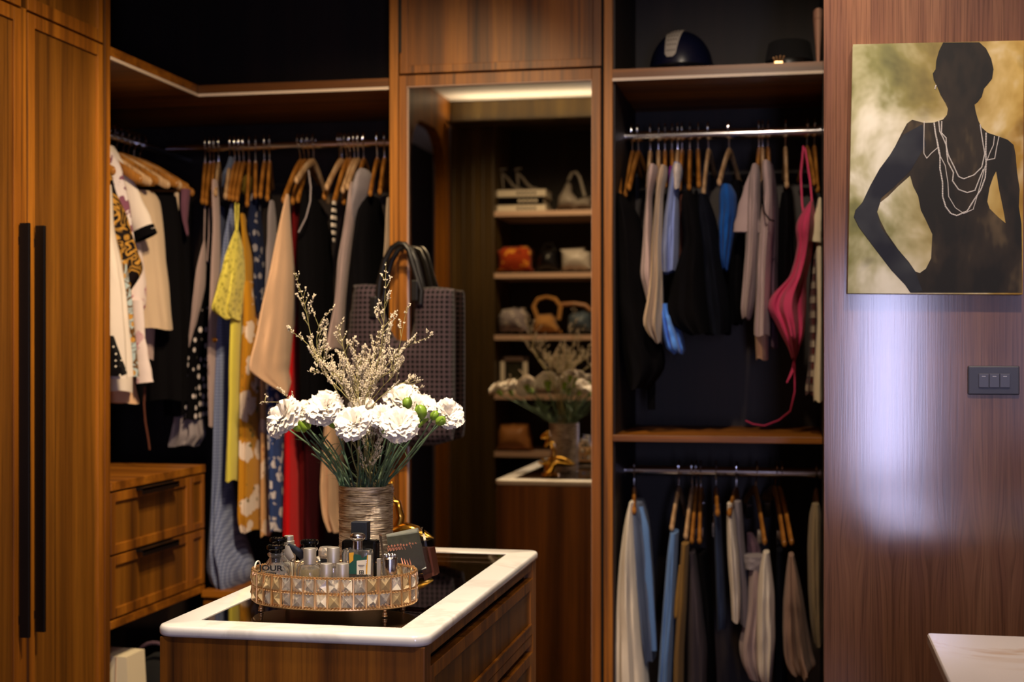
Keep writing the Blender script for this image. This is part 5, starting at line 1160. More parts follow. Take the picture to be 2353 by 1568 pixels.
pme = MB().box(-0.0014, 0.0014, -0.0035, 0.001, TZ0, TZ1, 0.0008).mesh('upright_wire', 'gold_bead', False)
for k in range(NC):
    a = (ANG[k] + (ANG[(k+1) % NC] if k < NC-1 else 2*math.pi))/2
    tn = Vector((-TA*math.sin(a), TB_*math.cos(a), 0)).normalized(); yaw = math.atan2(tn.y, tn.x)
    for z in ((zrows[0]+zrows[1])/2, (zrows[1]+zrows[2])/2):
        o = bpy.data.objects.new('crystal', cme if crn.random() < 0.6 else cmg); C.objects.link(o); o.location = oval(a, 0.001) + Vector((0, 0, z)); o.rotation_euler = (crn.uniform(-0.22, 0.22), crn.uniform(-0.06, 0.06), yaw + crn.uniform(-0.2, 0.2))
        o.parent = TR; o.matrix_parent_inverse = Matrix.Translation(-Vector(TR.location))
    a = ANG[k]; tn = Vector((-TA*math.sin(a), TB_*math.cos(a), 0)).normalized()
    o = bpy.data.objects.new('upright_wire', pme); C.objects.link(o); o.location = oval(a, 0.003); o.rotation_euler = (0, 0, math.atan2(tn.y, tn.x))
    o.parent = TR; o.matrix_parent_inverse = Matrix.Translation(-Vector(TR.location))
for a in (212, 322, 38, 142):
    p = oval(R(a), -0.006); MB().ball((p.x, p.y, 0.9055), 0.0048, 12, 8).ball((p.x, p.y, 0.912), 0.0034, 12, 8).tube([(p.x, p.y, 0.910), (p.x, p.y, TZ0-0.003)], 0.0024, 10).lathe([(0.0055, 0.9005), (0.0055, 0.902), (0.003, 0.904)], (p.x, p.y, 0), 12).build('foot', 'gold_bead', TR)
for a in (180, 0):
    p = oval(R(a), -0.001); MB().tube([Vector((p.x, p.y-0.014+0.014*(1-math.cos(t)), TZ1 + 0.011*math.sin(t))) for t in [math.pi*i/10 for i in range(11)]], 0.0016, 8).build('loop_handle', 'paper_white' if a == 180 else 'gold_bead', TR)

# ================================================================== PERFUME BOTTLES (they stand on the tray)
BZ = TZ0 + 0.0022
def bottle_base(name, label, px, Y, group='perfume bottles on the crystal tray'):
    x = at(px, 1300, Y).x
    return thing(name, label, 'perfume bottle', (x, Y, BZ), group), x
def glass_shell(t, x, Y, prof, mat='glass', n=32, sx=1, sy=1, th=0.0022, name='glass_body'):
    """outer and inner wall of a hollow bottle"""
    inn = [(max(0.0006, r-th), z + (th*1.6 if i == 0 else (th*1.6 if z < prof[0][1]+0.004 else 0))) for i, (r, z) in enumerate(prof)]
    mb = MB(); mb.lathe([(0.0004, prof[0][1])] + prof + inn[::-1] + [(0.0004, inn[0][1])], (x, Y, BZ), n, sx=sx, sy=sy, cap=False)
    return mb.build(name, mat, t)
def liquid(t, x, Y, prof, h, mat, n=32, sx=1, sy=1, th=0.0026):
    pr = [(max(0.0006, r-th), z) for r, z in prof if z < h]; pr[0] = (pr[0][0], pr[0][1]+0.0045)
    a, b = [p for p in prof if p[1] < h][-1], [p for p in prof if p[1] >= h][0]; q = (h-a[1])/(b[1]-a[1]); pr.append((a[0]+(b[0]-a[0])*q-th, h)); pr.append((0.0005, h))
    return MB().lathe([(0.0005, pr[0][1])] + pr, (x, Y, BZ), n, sx=sx, sy=sy, cap=False).build('perfume', mat, t)
def lv_bottle(px, Y, label, liq, hgt, lettering=None):
    t, x = bottle_base('perfume_bottle', label, px, Y)
    prof = [(0.024, 0.0), (0.026, 0.003), (0.026, 0.044), (0.0245, 0.052), (0.018, 0.060), (0.0135, 0.0645), (0.0125, 0.068), (0.0125, 0.0745), (0.0155, 0.0765), (0.0165, 0.079), (0.0155, 0.0815)]
    prof = [(r, z*hgt) for r, z in prof]
    glass_shell(t, x, Y, prof); liquid(t, x, Y, prof, 0.050*hgt*(1 if liq == 'perfume_amber' else 0.95), liq)
    tp = BZ + 0.0815*hgt
    MB().lathe([(0.0005, tp-0.018), (0.0085, tp-0.018), (0.0095, tp+0.0005), (0.0115, tp+0.001), (0.0115, tp+0.006), (0.0165, tp+0.0065), (0.0175, tp+0.008), (0.0175, tp+0.0125), (0.0165, tp+0.0145), (0.014, tp+0.0135), (0.0005, tp+0.0135)], (x, Y, 0), 36, cap=False).build('black_cap', 'cap_black', t)
    mb = MB()
    for k in range(12): a = 2*math.pi*k/12; mb.ball((x+0.0125*math.cos(a), Y+0.0125*math.sin(a), tp+0.0142), 0.0013, 6, 4)
    mb.build('cap_studs', 'cap_black', t)
    if lettering:
        for s_, body_, ly in ((0.0145, lettering[0], 1307), (0.0055, lettering[1], 1319)): text('lettering', body_, (x, Y-0.0268, at(px, ly, Y-0.0268).z), s_, 'ink', t, sx=1.35)
    return t
lv_bottle(634, 2.585, 'clear round-shouldered bottle with black cap, front left of tray', 'perfume_clear', 1.12, ('JOUR', "D'ETER"))
lv_bottle(640, 2.665, 'second black-capped bottle directly behind the front left one', 'perfume_clear', 1.16)
lv_bottle(711, 2.650, 'amber bottle with wide black cap in the middle of the tray', 'perfume_amber', 1.15)
# tall silver atomiser with stepped cap, leather tie round it
t, x = bottle_base('spray_bottle', 'tall silver spray bottle with stepped cap behind the black caps', 664, 2.70)
glass_shell(t, x, 2.70, [(0.013, 0), (0.014, 0.002), (0.014, 0.058), (0.012, 0.062)])
MB().lathe([(0.0132, 0.062), (0.0135, 0.063), (0.0135, 0.090), (0.0128, 0.0905), (0.0108, 0.0907), (0.0108, 0.0985), (0.0098, 0.099), (0.0092, 0.0992), (0.0092, 0.1085), (0.0085, 0.109), (0.003, 0.109), (0.0025, 0.1075), (0.0005, 0.1075)], (x, 2.70, BZ), 32, cap=False).build('stepped_cap', 'steel_satin', t)
MB().box(x-0.004, x+0.013, 2.684, 2.6855, BZ+0.008, BZ+0.058, 0.0005).build('paper_label', 'label_cream', t)
for k in range(5): text('lettering', ['A', 'VR', 'L', 'NOIR', 'EAU'][k], (x+0.0045, 2.6835, BZ+0.050-k*0.009), 0.005, 'ink', t)
# leather bow
bw = thing('leather_tag', 'crumpled dark grey leather tag hanging between the bottle necks', 'tag', tuple(at(678, 1262, 2.655)))
MB().tube([at(*p) for p in ((662, 1252, 2.64), (676, 1262, 2.64), (690, 1272, 2.645), (695, 1283, 2.65))], [0.004, 0.007, 0.009, 0.006], 10, flat=(0.4, (0, 1, 0))).build('strip', 'cap_slate', bw)
MB().tube([at(*p) for p in ((660, 1255, 2.63), (662, 1272, 2.63), (670, 1285, 2.63))], [0.004, 0.009, 0.007], 10, flat=(0.4, (0, 1, 0))).build('strip', 'leather_grey', bw)
# satin-capped bottles (one tall with yellow perfume, three minis)
def satin(px, Y, capw, captop, capbot, bodyw, label, liq='perfume_yellow', lines=None):
    t, x = bottle_base('perfume_bottle', label, px, Y)
    s_ = mpp(px, Y); rc = capw/2*s_; zt = at(px, captop, Y).z - BZ - 0.002; zb = at(px, capbot, Y).z - BZ; rb = bodyw/2*s_
    prof = [(rb*0.95, 0), (rb, 0.002), (rb, max(0.006, zb-0.012)), (rb*0.86, zb-0.005), (rc*0.85, zb-0.0005), (rc*0.8, zb+0.002)]
    glass_shell(t, x, Y, prof, th=0.0018); liquid(t, x, Y, prof, max(0.008, (zb-0.008)*0.98), liq, th=0.0021)
    MB().lathe([(0.0005, zb-0.0005), (rc, zb), (rc, zt-0.001), (rc*0.95, zt), (0.0005, zt)], (x, Y, BZ), 32, cap=False).build('satin_cap', 'steel_satin', t)
    if lines:
        MB().box(x-rb*0.8, x+rb*0.8, Y-rb*0.72, Y-rb*0.70, BZ+0.004, BZ+zb-0.022).build('paper_label', 'label_cream', t) if False else None
        mb = MB(); n_ = 14; vs = []
        for j in range(n_+1):
            a = R(-150 + 120*j/n_); vs += [Vector((x+(rb+0.0004)*math.cos(a), Y+(rb+0.0004)*math.sin(a), BZ+0.004)), Vector((x+(rb+0.0004)*math.cos(a), Y+(rb+0.0004)*math.sin(a), BZ+max(0.012, (zb-0.012)*0.72)))]
        mb.add(vs, [(2*j, 2*j+1, 2*j+3, 2*j+2) for j in range(n_)]).build('paper_label', 'label_cream', t)
        for i, b_ in enumerate(lines): text('lettering', b_, (x, Y-rb-0.0008, BZ+max(0.012, (zb-0.012)*0.72)-0.004-0.0065*i), 0.0048, 'ink', t)
    return t
satin(712, 2.595, 29, 1258, 1296, 50, 'yellow perfume bottle with tall satin steel cap, front middle', lines=('DANDE 21', ''))
satin(766, 2.625, 29, 1256, 1293, 32, 'slim bottle with satin steel cap standing behind two minis', 'perfume_clear')
satin(750, 2.565, 28, 1293, 1326, 30, 'left mini bottle with satin steel cap at the tray front', 'perfume_clear', ('YVANH', 'ES'))
satin(787, 2.565, 29, 1293, 1326, 31, 'right mini bottle with satin steel cap at the tray front', 'perfume_clear', ('DI', ''))
# faceted stopper bottle
t, x = bottle_base('perfume_bottle', 'bottle with a faceted crystal stopper behind the satin caps', 751, 2.69)
prof = [(0.020, 0), (0.022, 0.002), (0.022, 0.045), (0.014, 0.058), (0.012, 0.060)]
glass_shell(t, x, 2.69, prof); liquid(t, x, 2.69, prof, 0.040, 'perfume_amber')
MB().lathe([(0.0005, 0.060), (0.0135, 0.060), (0.0135, 0.068), (0.0005, 0.068)], (x, 2.69, BZ), 24, cap=False).build('dark_collar', 'cap_slate', t)
MB().lathe([(0.0005, 0.0685), (0.014, 0.0685), (0.0175, 0.074), (0.0175, 0.084), (0.014, 0.090), (0.0005, 0.090)], (x, 2.69, BZ), 10, cap=False).build('crystal_stopper', 'crystal', t, smooth=False)
# cologne with mushroom stopper and botanical print
t, x = bottle_base('cologne_bottle', 'square glass cologne with green botanical print and silver mushroom stopper', 822, 2.600)
Yb = 2.600; w2 = 0.0295; hb = at(822, 1262, Yb).z - BZ
def rbox_shell(x, Y, w2, d2, h):
    n_ = 32; o_ = []; 
    for j in range(n_):
        a = 2*math.pi*j/n_; c_, s_ = math.cos(a), math.sin(a); r_ = (abs(c_)**4 + abs(s_)**4)**(-0.25)
        o_.append((c_*r_, s_*r_))
    lv = [(0.93, 0.0), (1, 0.003), (1, h-0.004), (0.96, h-0.0008), (0.85, h), (0.82, h-0.006), (0.86, h-0.010), (0.88, 0.007), (0.8, 0.0055)]
    vs = [Vector((x+w2*q*p[0], Y+d2*q*p[1], BZ+z)) for q, z in lv for p in o_]
    fs = [(i*n_+j, i*n_+(j+1) % n_, (i+1)*n_+(j+1) % n_, (i+1)*n_+j) for i in range(len(lv)-1) for j in range(n_)]
    return MB().add(vs, fs + [tuple(range(n_))[::-1], tuple(range((len(lv)-1)*n_, len(lv)*n_))])
rbox_shell(x, Yb, w2, 0.0145, hb).build('glass_body', 'glass', t)
zt = at(822, 1225, Yb).z - BZ; zs_ = at(822, 1243, Yb).z - BZ; rs = 11*mpp(822, Yb)
MB().lathe([(0.0005, hb-0.004), (rs, hb-0.004), (rs, zs_), (rs*1.25, zs_+0.001), (rs*1.62, zs_+0.005), (rs*1.66, zs_+0.009), (rs*1.5, zt-0.003), (rs*1.0, zt), (0.0005, zt)], (x, Yb, BZ), 40, cap=False).build('mushroom_stopper', 'chrome', t)
fr_ = Yb-0.0150
def flat(name, pts, mat, par, Yp, th=0.0004, lift=0.0):
    ps = [at(px_, py_, Yp) for px_, py_ in pts]; return MB().prism([(p.x, p.z) for p in ps], Yp-th-lift, Yp-lift).build(name, mat, par, smooth=False)
flat('printed_leaf', [(803, 1296), (812, 1290), (812, 1277), (816, 1274), (828, 1276), (832, 1284), (844, 1276), (848, 1280), (838, 1290), (828, 1292), (822, 1296), (822, 1320), (803, 1320)], 'botanical_green', t, fr_)
flat('printed_leaf', [(802, 1271), (813, 1270), (812, 1288), (803, 1296)], 'botanical_yellow', t, fr_)
flat('printed_stripe', [(844, 1276), (847, 1276), (844, 1320), (840, 1320)], 'botanical_yellow', t, fr_, lift=0.0002)
flat('paper_label', [(820, 1289), (841, 1287), (841, 1321), (820, 1321)], 'paper_white', t, fr_, lift=0.0005)
flat('paper_label', [(846, 1276), (853, 1276), (852, 1321), (844, 1321)], 'label_cream', t, fr_, lift=0.0005)
flat('emblem', [(826, 1311), (836, 1311), (836, 1320), (826, 1320)], 'ink', t, fr_, lift=0.001)
for a in range(4):
    flat('emblem_petal', [(831+2.6*math.cos(R(90*a+45)) + 1.2*math.cos(b_), 1315.5+2.6*math.sin(R(90*a+45)) + 1.2*math.sin(b_)) for b_ in [R(60*q) for q in range(6)]], 'paper_white', t, fr_, lift=0.0015)
flat('label_line', [(823, 1299), (838, 1299), (838, 1299.6), (823, 1299.6)], 'ink', t, fr_, lift=0.001); flat('label_line', [(826, 1302), (835, 1302), (835, 1302.5), (826, 1302.5)], 'ink', t, fr_, lift=0.001)
# black bottle with slate cube cap
t, x = bottle_base('perfume_bottle', 'black glass bottle with tall dark slate square cap behind cologne', 829, 2.69)
zc = at(829, 1240, 2.69).z; zt_ = at(829, 1199, 2.69).z
MB().box(x-0.036, x+0.036, 2.675, 2.705, BZ, zc, 0.006).build('glass_body', 'cap_black', t)
MB().box(x-0.016, x+0.016, 2.677, 2.703, zc, zt_, 0.001).build('square_cap', 'cap_slate', t)
# silver compact and slim gilt case at the right of the tray
x = at(896, 1300, 2.60).x; zc = at(896, 1284, 2.60).z
t = thing('silver_jar', 'small round silver jar with a jewelled lid, right end of tray', 'jar', (x, 2.60, BZ))
rj = 17*mpp(896, 2.6)
MB().lathe([(rj*0.9, BZ), (rj, BZ+0.003), (rj, zc-0.004), (rj*0.95, zc)], (x, 2.60, 0), 36).build('jar_body', 'chrome', t)
mb = MB().lathe([(rj*1.05, zc), (rj*1.08, zc+0.002), (rj*0.98, zc+0.004)], (x, 2.60, 0), 36)
for k in range(9): a = 2*math.pi*k/9; mb.ball((x+rj*0.7*math.cos(a), 2.6+rj*0.7*math.sin(a), zc+0.0055), 0.0042, 8, 5)
mb.build('jewelled_lid', 'chrome', t)
x = at(871, 1300, 2.615).x; zt_ = at(871, 1284, 2.615).z
t = thing('lipstick', 'slim pale gold case standing left of the silver jar', 'lipstick', (x, 2.615, BZ))
MB().box(x-0.0042, x+0.0042, 2.611, 2.619, BZ, BZ+0.022, 0.0008).build('case', 'gold_bead', t)
MB().box(x-0.0038, x+0.0038, 2.6114, 2.6186, BZ+0.0222, zt_, 0.0008).build('cap', 'steel_satin', t)

# ================================================================== PHOTO BLOCK behind the tray
PBY = 2.80
def bl(px, py, d=0): return at(px, py, PBY + d)
b0 = bl(876, 1342); 
PBk = thing('acrylic_photo_block', 'clear acrylic block with a photo of a row of dancers', 'photo frame', (bl(930, 1330).x, PBY, IZ))
def slant(name, quad, dq, th, mat, par, dlean=0.0, smooth=False):
    """slab: quad of (px, py, dY) corners, thickness th backwards"""
    f = [at(p[0], p[1], PBY + dq + p[2]) for p in quad]; b = [v + Vector((0.003, th, 0.0)) for v in f]
    return MB().add(f+b, [(0, 1, 2, 3), (7, 6, 5, 4), (0, 4, 5, 1), (1, 5, 6, 2), (2, 6, 7, 3), (3, 7, 4, 0)]).build(name, mat, par, smooth=smooth)
slant('photo', [(887, 1229, 0.045), (957, 1214, 0.075), (977, 1309, 0.030), (905, 1333, 0.0)], 0.0, 0.0015, 'photo_haze', PBk)
slant('acrylic_sheet', [(871, 1229, 0.038), (968, 1212, 0.075), (988, 1318, 0.035), (886, 1343, -0.008)], -0.010, 0.007, 'acrylic', PBk)
slant('dark_base', [(958, 1262, 0.055), (988, 1261, 0.06), (999, 1322, 0.045), (975, 1335, 0.02)], 0.006, 0.03, 'block_brown', PBk)
slant('foot', [(884, 1334, 0.0), (996, 1316, 0.05), (998, 1324, 0.045), (886, 1343, -0.004)], 0.002, 0.02, 'block_brown', PBk)
slant('photo_lower', [(890, 1258, 0.035), (965, 1248, 0.062), (976, 1306, 0.030), (904, 1332, 0.0)], -0.0035, 0.0005, 'photo_dark', PBk)
mb = MB(); rn = random.Random(3)
for k in range(10):
    t_ = k/9; hx_ = 893 + 62*t_; hy_ = 1258 - 7*t_ - 3*rn.random(); d_ = 0.032+0.028*t_
    mb.ball(at(hx_, hy_, PBY-0.0055+d_), 0.0022, 8, 6, sc=(1, 0.3, 1.2))
    for s_ in (-2, 1.5): mb.tube([at(hx_+s_, hy_+4, PBY-0.0055+d_), at(hx_+s_*1.4+2, hy_+11, PBY-0.0055+d_-0.003)], 0.0010, 6, flat=(0.3, (0, 1, 0)))
mb.build('dancers_arms', 'photo_skin', PBk)
mb = MB()
for k, lx in enumerate((922, 928, 934, 940, 948, 955)):
    yb_ = 1316 - (lx-922)*0.2; d_ = 0.012+0.02*(lx-922)/33
    mb.tube([at(lx, 1283 + (k % 3)*2, PBY-0.0060+d_+0.014), at(lx+3.5, 1296, PBY-0.0060+d_+0.006), at(lx+7, yb_, PBY-0.0060+d_)], [0.0009, 0.0015, 0.0007], 6, flat=(0.3, (0, 1, 0)))
mb.build('dancers_legs', 'photo_skin', PBk)

# ================================================================== GOLD FIGURINE behind the vase
GYY = 3.32
def g(px, py, d=0.0): return mir(px, py, GYY + d)       # drawn from how the mirror shows it
GF = thing('gold_figurine', 'shiny gold animal figurine with a long pointed tail behind the vase', 'figurine', (g(1265, 1090).x, GYY, IZ))
gz = IZ + 0.001
mb = MB(); gx = g(1262, 1080).x; z_ = lambda py: g(1262, py).z
mb.lathe([(0.034, gz), (0.036, gz+0.003), (0.034, gz+0.012), (0.026, gz+0.016)], (gx+0.004, GYY, 0), 32)
mb.build('plinth', 'gold', GF)
mb = MB()
mb.tube([Vector((gx+0.002, GYY, gz+0.012)), Vector((gx+0.004, GYY, gz+0.035)), Vector((gx+0.012, GYY, gz+0.055)), Vector((gx+0.035, GYY, gz+0.062)), Vector((gx+0.06, GYY-0.004, gz+0.058)), Vector((gx+0.088, GYY-0.008, gz+0.050)), Vector((gx+0.104, GYY-0.010, gz+0.0475))], [0.022, 0.024, 0.024, 0.021, 0.018, 0.010, 0.001], 20)
mb.build('body', 'gold', GF)
mb = MB().tube([Vector((gx+0.010, GYY, gz+0.058)), Vector((gx+0.020, GYY, gz+0.095)), Vector((gx+0.012, GYY, gz+0.130)), Vector((gx-0.008, GYY, gz+0.135)), Vector((gx-0.016, GYY, gz+0.118))], [0.013, 0.010, 0.009, 0.008, 0.006], 14)
mb.build('neck', 'gold', GF)
MB().ball((gx-0.012, GYY, gz+0.160), 0.016, 16, 10, sc=(1, 0.9, 0.9)).ball((gx-0.026, GYY, gz+0.155), 0.009, 12, 8).ball((gx-0.006, GYY-0.012, gz+0.175), 0.005, 10, 6).ball((gx-0.006, GYY+0.012, gz+0.175), 0.005, 10, 6).tube([(gx-0.010, GYY, gz+0.150), (gx+0.002, GYY, gz+0.135)], 0.009, 10).build('head', 'gold', GF)
MB().tube([Vector((gx+0.004, GYY-0.014, gz+0.06)), Vector((gx-0.02, GYY-0.018, gz+0.058)), Vector((gx-0.035, GYY-0.010, gz+0.066))], [0.008, 0.007, 0.006], 10).build('arm', 'gold', GF)
MB().tube([Vector((gx+0.004, GYY+0.014, gz+0.06)), Vector((gx-0.022, GYY+0.02, gz+0.05)), Vector((gx-0.038, GYY+0.012, gz+0.056))], [0.008, 0.007, 0.006], 10).build('arm', 'gold', GF)

# ================================================================== THINGS IN THE GLAZED DRAWER
sr = at(728, 1425, 2.52)
t = thing('watch_strap', 'khaki leather straps rolled under the glass near the front', 'strap', (sr.x, 2.54, 0.881))
for k, px in enumerate((728, 745)):
    x = at(px, 1425, 2.54).x; MB().tube([Vector((x + 0.003*math.sin(q), 2.56-0.030*math.cos(q), 0.8835+0.0075*math.sin(q))) for q in [math.pi*i/8 for i in range(9)]], 0.0055, 8, flat=(0.25, (0, 0, 1))).build('strap', 'leather_khaki', t)
x = at(988, 1380, 2.66).x
t = thing('fur_pompom', 'tan fluffy pompom lying under the glass at the right', 'pompom', (x-0.01, 2.78, 0.886))
mb = MB(); rn = random.Random(8); p0 = Vector((at(990, 1380, 2.80).x, 2.80, 0.8865))
for k in range(420):
    d_ = Vector((rn.gauss(0, 1), rn.gauss(0, 1), rn.gauss(0, 1))).normalized(); e_ = Vector((d_.x*0.016, d_.y*0.016, d_.z*0.0052)); s_ = d_.orthogonal().normalized()*0.0005
    mb.add([p0+s_, p0-s_, p0+e_], [(0, 1, 2)])
mb.ball(p0, 0.010, 10, 6, sc=(1, 1, 0.45)); mb.build('pile', 'fluff', t, kind='stuff')
t = thing('bracelet', 'silver link bracelet lying under the glass before the tray', 'bracelet', (-0.86, 2.56, 0.883))
for k in range(16):
    a = 2*math.pi*k/16; MB().ball((-0.845+0.03*math.cos(a), 2.535+0.022*math.sin(a), 0.8842), 0.0034, 8, 6).build('bead', 'chrome', t)
t = thing('brooch', 'small glittering brooch under the glass near the pompom', 'brooch', (-0.75, 2.73, 0.883))
mb = MB(); rn = random.Random(2)
for k in range(26): mb.ball((-0.735+rn.uniform(-0.014, 0.014), 2.70+rn.uniform(-0.012, 0.012), 0.8835), 0.0022, 6, 4)
mb.build('stones', 'chrome', t)
# ================================================================== VASE
VY = 3.05; vc = at(841, 1115, VY); VR = 62.5*mpp(841, VY)
VZ1 = vc.z
VS = thing('metal_vase', 'cylindrical hammered silver and bronze vase holding the white bouquet', 'vase', (vc.x, VY, IZ))
mb = MB(); prof = []; H = VZ1 - IZ; nr = 90
for i in range(nr+1):
    z = IZ + 0.0005 + (H-0.0005)*i/nr; prof.append((VR*(1 - 0.03*(1-i/nr)) + 0.0011*math.sin(i*2.9) * (0.6+0.4*math.sin(i*0.7)), z))
n = 72; vs = []
for i, (r, z) in enumerate(prof):
    for j in range(n):
        a = 2*math.pi*j/n; w_ = noise.noise(Vector((math.cos(a)*3, math.sin(a)*3, z*260)))
        vs.append(Vector((vc.x + (r+0.0011*w_)*math.cos(a), VY + (r+0.0011*w_)*math.sin(a), z)))
k0 = len(vs)
for r, z in ((VR-0.003, VZ1), (VR-0.004, IZ+0.02), (0.001, IZ+0.018)):
    vs += [Vector((vc.x + r*math.cos(2*math.pi*j/n), VY + r*math.sin(2*math.pi*j/n), z)) for j in range(n)]
tot = len(prof)+3
mb.add(vs, [(i*n+j, i*n+(j+1) % n, (i+1)*n+(j+1) % n, (i+1)*n+j) for i in range(tot-1) for j in range(n)] + [tuple(range(n))[::-1]]).build('vase_body', 'vase_metal', VS)

# ================================================================== CARNATIONS
def blossom_mesh(name, seed, bud=False):
    """about sixty frilled petals opening from a narrow throat; axis +z, radius 1"""
    rn = random.Random(seed); mb = MB()
    layers = [(0.08, 7, 0.42, 88), (0.2, 9, 0.62, 72), (0.3, 12, 0.80, 52), (0.36, 14, 0.95, 30), (0.4, 15, 1.0, 8), (0.4, 13, 1.0, -14)]
    U, Vn = 9, 6
    for li, (r0, cnt, ln, el) in enumerate(layers):
        for p in range(cnt):
            a = 2*math.pi*(p+rn.uniform(-0.3, 0.3))/cnt + li*0.7; e0 = R(el + rn.uniform(-13, 13)); l_ = ln*rn.uniform(0.86, 1.08); wd = 0.34*rn.uniform(0.85, 1.2)
            f0, f1, ph = rn.uniform(5, 8), rn.uniform(12, 17), rn.uniform(0, 6.28); tw = rn.uniform(-0.35, 0.35)
            rad = Vector((math.cos(a), math.sin(a), 0)); sd = Vector((-math.sin(a), math.cos(a), 0)); vs = []
            for v in range(Vn+1):
                t = v/Vn; el_ = R(88)*(1-t)**1.4 + e0*(1-(1-t)**1.4)
                # integrate a curved spine
                spine = Vector((0, 0, -0.55)); st = 12; 
                for q in range(int(st*t)+1):
                    tt = q/st; ee = R(86)*(1-tt)**1.3 + e0*(1-(1-tt)**1.3) - 0.5*tt*tt
                    spine += (rad*math.cos(ee) + Vector((0, 0, math.sin(ee))))*(l_*1.05/st)
                nrm = (-rad*math.sin(e0) + Vector((0, 0, math.cos(e0))))
                for u in range(U):
                    s = u/(U-1)*2-1; w_ = wd*(0.18 + 1.0*t**0.8); fr = t*t
                    jag = (0.05*math.sin(f1*s*2+ph) + 0.04*rn.uniform(-1, 1))*fr if v == Vn else 0
                    off = nrm*((0.055*math.sin(f0*s+ph) + 0.03*math.sin(f1*s+ph*2))*fr + 0.10*s*s*t) + sd*(s*w_ + tw*t*0.1)
                    back = rad*(jag - 0.09*s*s*t*math.cos(e0)) + Vector((0, 0, (jag - 0.10*s*s*t)*math.sin(e0)))
                    vs.append(spine + off + back)
            mb.add(vs, [(i*U+j, i*U+j+1, (i+1)*U+j+1, (i+1)*U+j) for i in range(Vn) for j in range(U-1)])
    me = mb.mesh(name, 'petal_white'); me.polygons.foreach_set('use_smooth', [True]*len(me.polygons)); return me
BL = [blossom_mesh('blossom', s) for s in (1, 2, 3)]
cal = MB().lathe([(0.01, -1.28), (0.12, -1.22), (0.19, -1.0), (0.22, -0.75), (0.26, -0.5), (0.30, -0.36)], (0, 0, 0), 12, cap=False).mesh('calyx', 'bud_green')
GRP = 'white carnations in the metal vase'
def curve3(a, b, c, n=14):     # quadratic bezier
    return [a*(1-t)**2 + b*2*t*(1-t) + c*t*t for t in [i/n for i in range(n+1)]]
def leaf(mb, base, d, ln, w, curl=1.0, rn=random):
    sd = d.cross(Vector((0, 0.3, 1))).normalized(); up = sd.cross(d).normalized(); n_ = 7; vs = []
    for i in range(n_+1):
        t = i/n_; c = base + d*ln*t + up*(-ln*0.45*curl*t*t) ; w_ = w*math.sin(math.pi*min(1, 0.15+0.85*t))**0.7*(1-t*0.85)
        vs += [c - sd*w_, c + up*w_*0.4, c + sd*w_]
    mb.add(vs, [f for i in range(n_) for f in ((3*i, 3*i+1, 3*i+4, 3*i+3), (3*i+1, 3*i+2, 3*i+5, 3*i+4))])
def carnation(px, py, rpx, Y, tilt, label, mi, rot=0.0, yaw=0.0, vx=0.0):
    """tilt: lean of the head away from vertical in the picture (deg, + right); yaw: lean towards the camera"""
    c = at(px, py, Y); s_ = rpx*mpp(px, Y)*1.27
    ax = Vector((math.sin(R(tilt)), -math.sin(R(yaw))*(1.55 if yaw > 0 else 1), math.cos(R(tilt)))).normalized()
    t = thing('carnation', label, 'flower', tuple(c), GRP)
    q = ax.to_track_quat('Z', 'Y')
    for me, nm in ((BL[mi], 'blossom'), (cal, 'calyx')):
        o = bpy.data.objects.new(nm, me); C.objects.link(o); o.location = c; o.rotation_euler = (q @ Matrix.Rotation(rot, 3, 'Z').to_quaternion()).to_euler(); o.scale = (s_, s_, s_*0.95)
        o.parent = t; o.matrix_parent_inverse = Matrix.Translation(-c)
    top = c - ax*s_*1.2; mouth = Vector((vc.x + vx*VR*0.8, VY + (Y-VY)*0.25, VZ1 - 0.004)); foot = Vector((vc.x - vx*VR*0.3, VY, IZ+0.03))
    ctl = top - ax*0.06*1.0; ctl = (ctl + (mouth + (mouth-foot).normalized()*0.05))/2
    path = [foot] + curve3(mouth, ctl, top)
    MB().tube(path, 0.0019, 8).build('stem', 'stem_green', t)
    rn = random.Random(int(px)); mb = MB()
    for k in range(3):
        b = path[3 + k*4]; d = Vector((rn.uniform(-1, 1), rn.uniform(-0.7, 0.3), rn.uniform(0.5, 1.4))).normalized(); leaf(mb, b, d, rn.uniform(0.035, 0.06), 0.0022, rn.uniform(0.5, 1.6))
    mb.build('leaves', 'leaf_green', t)
    return t
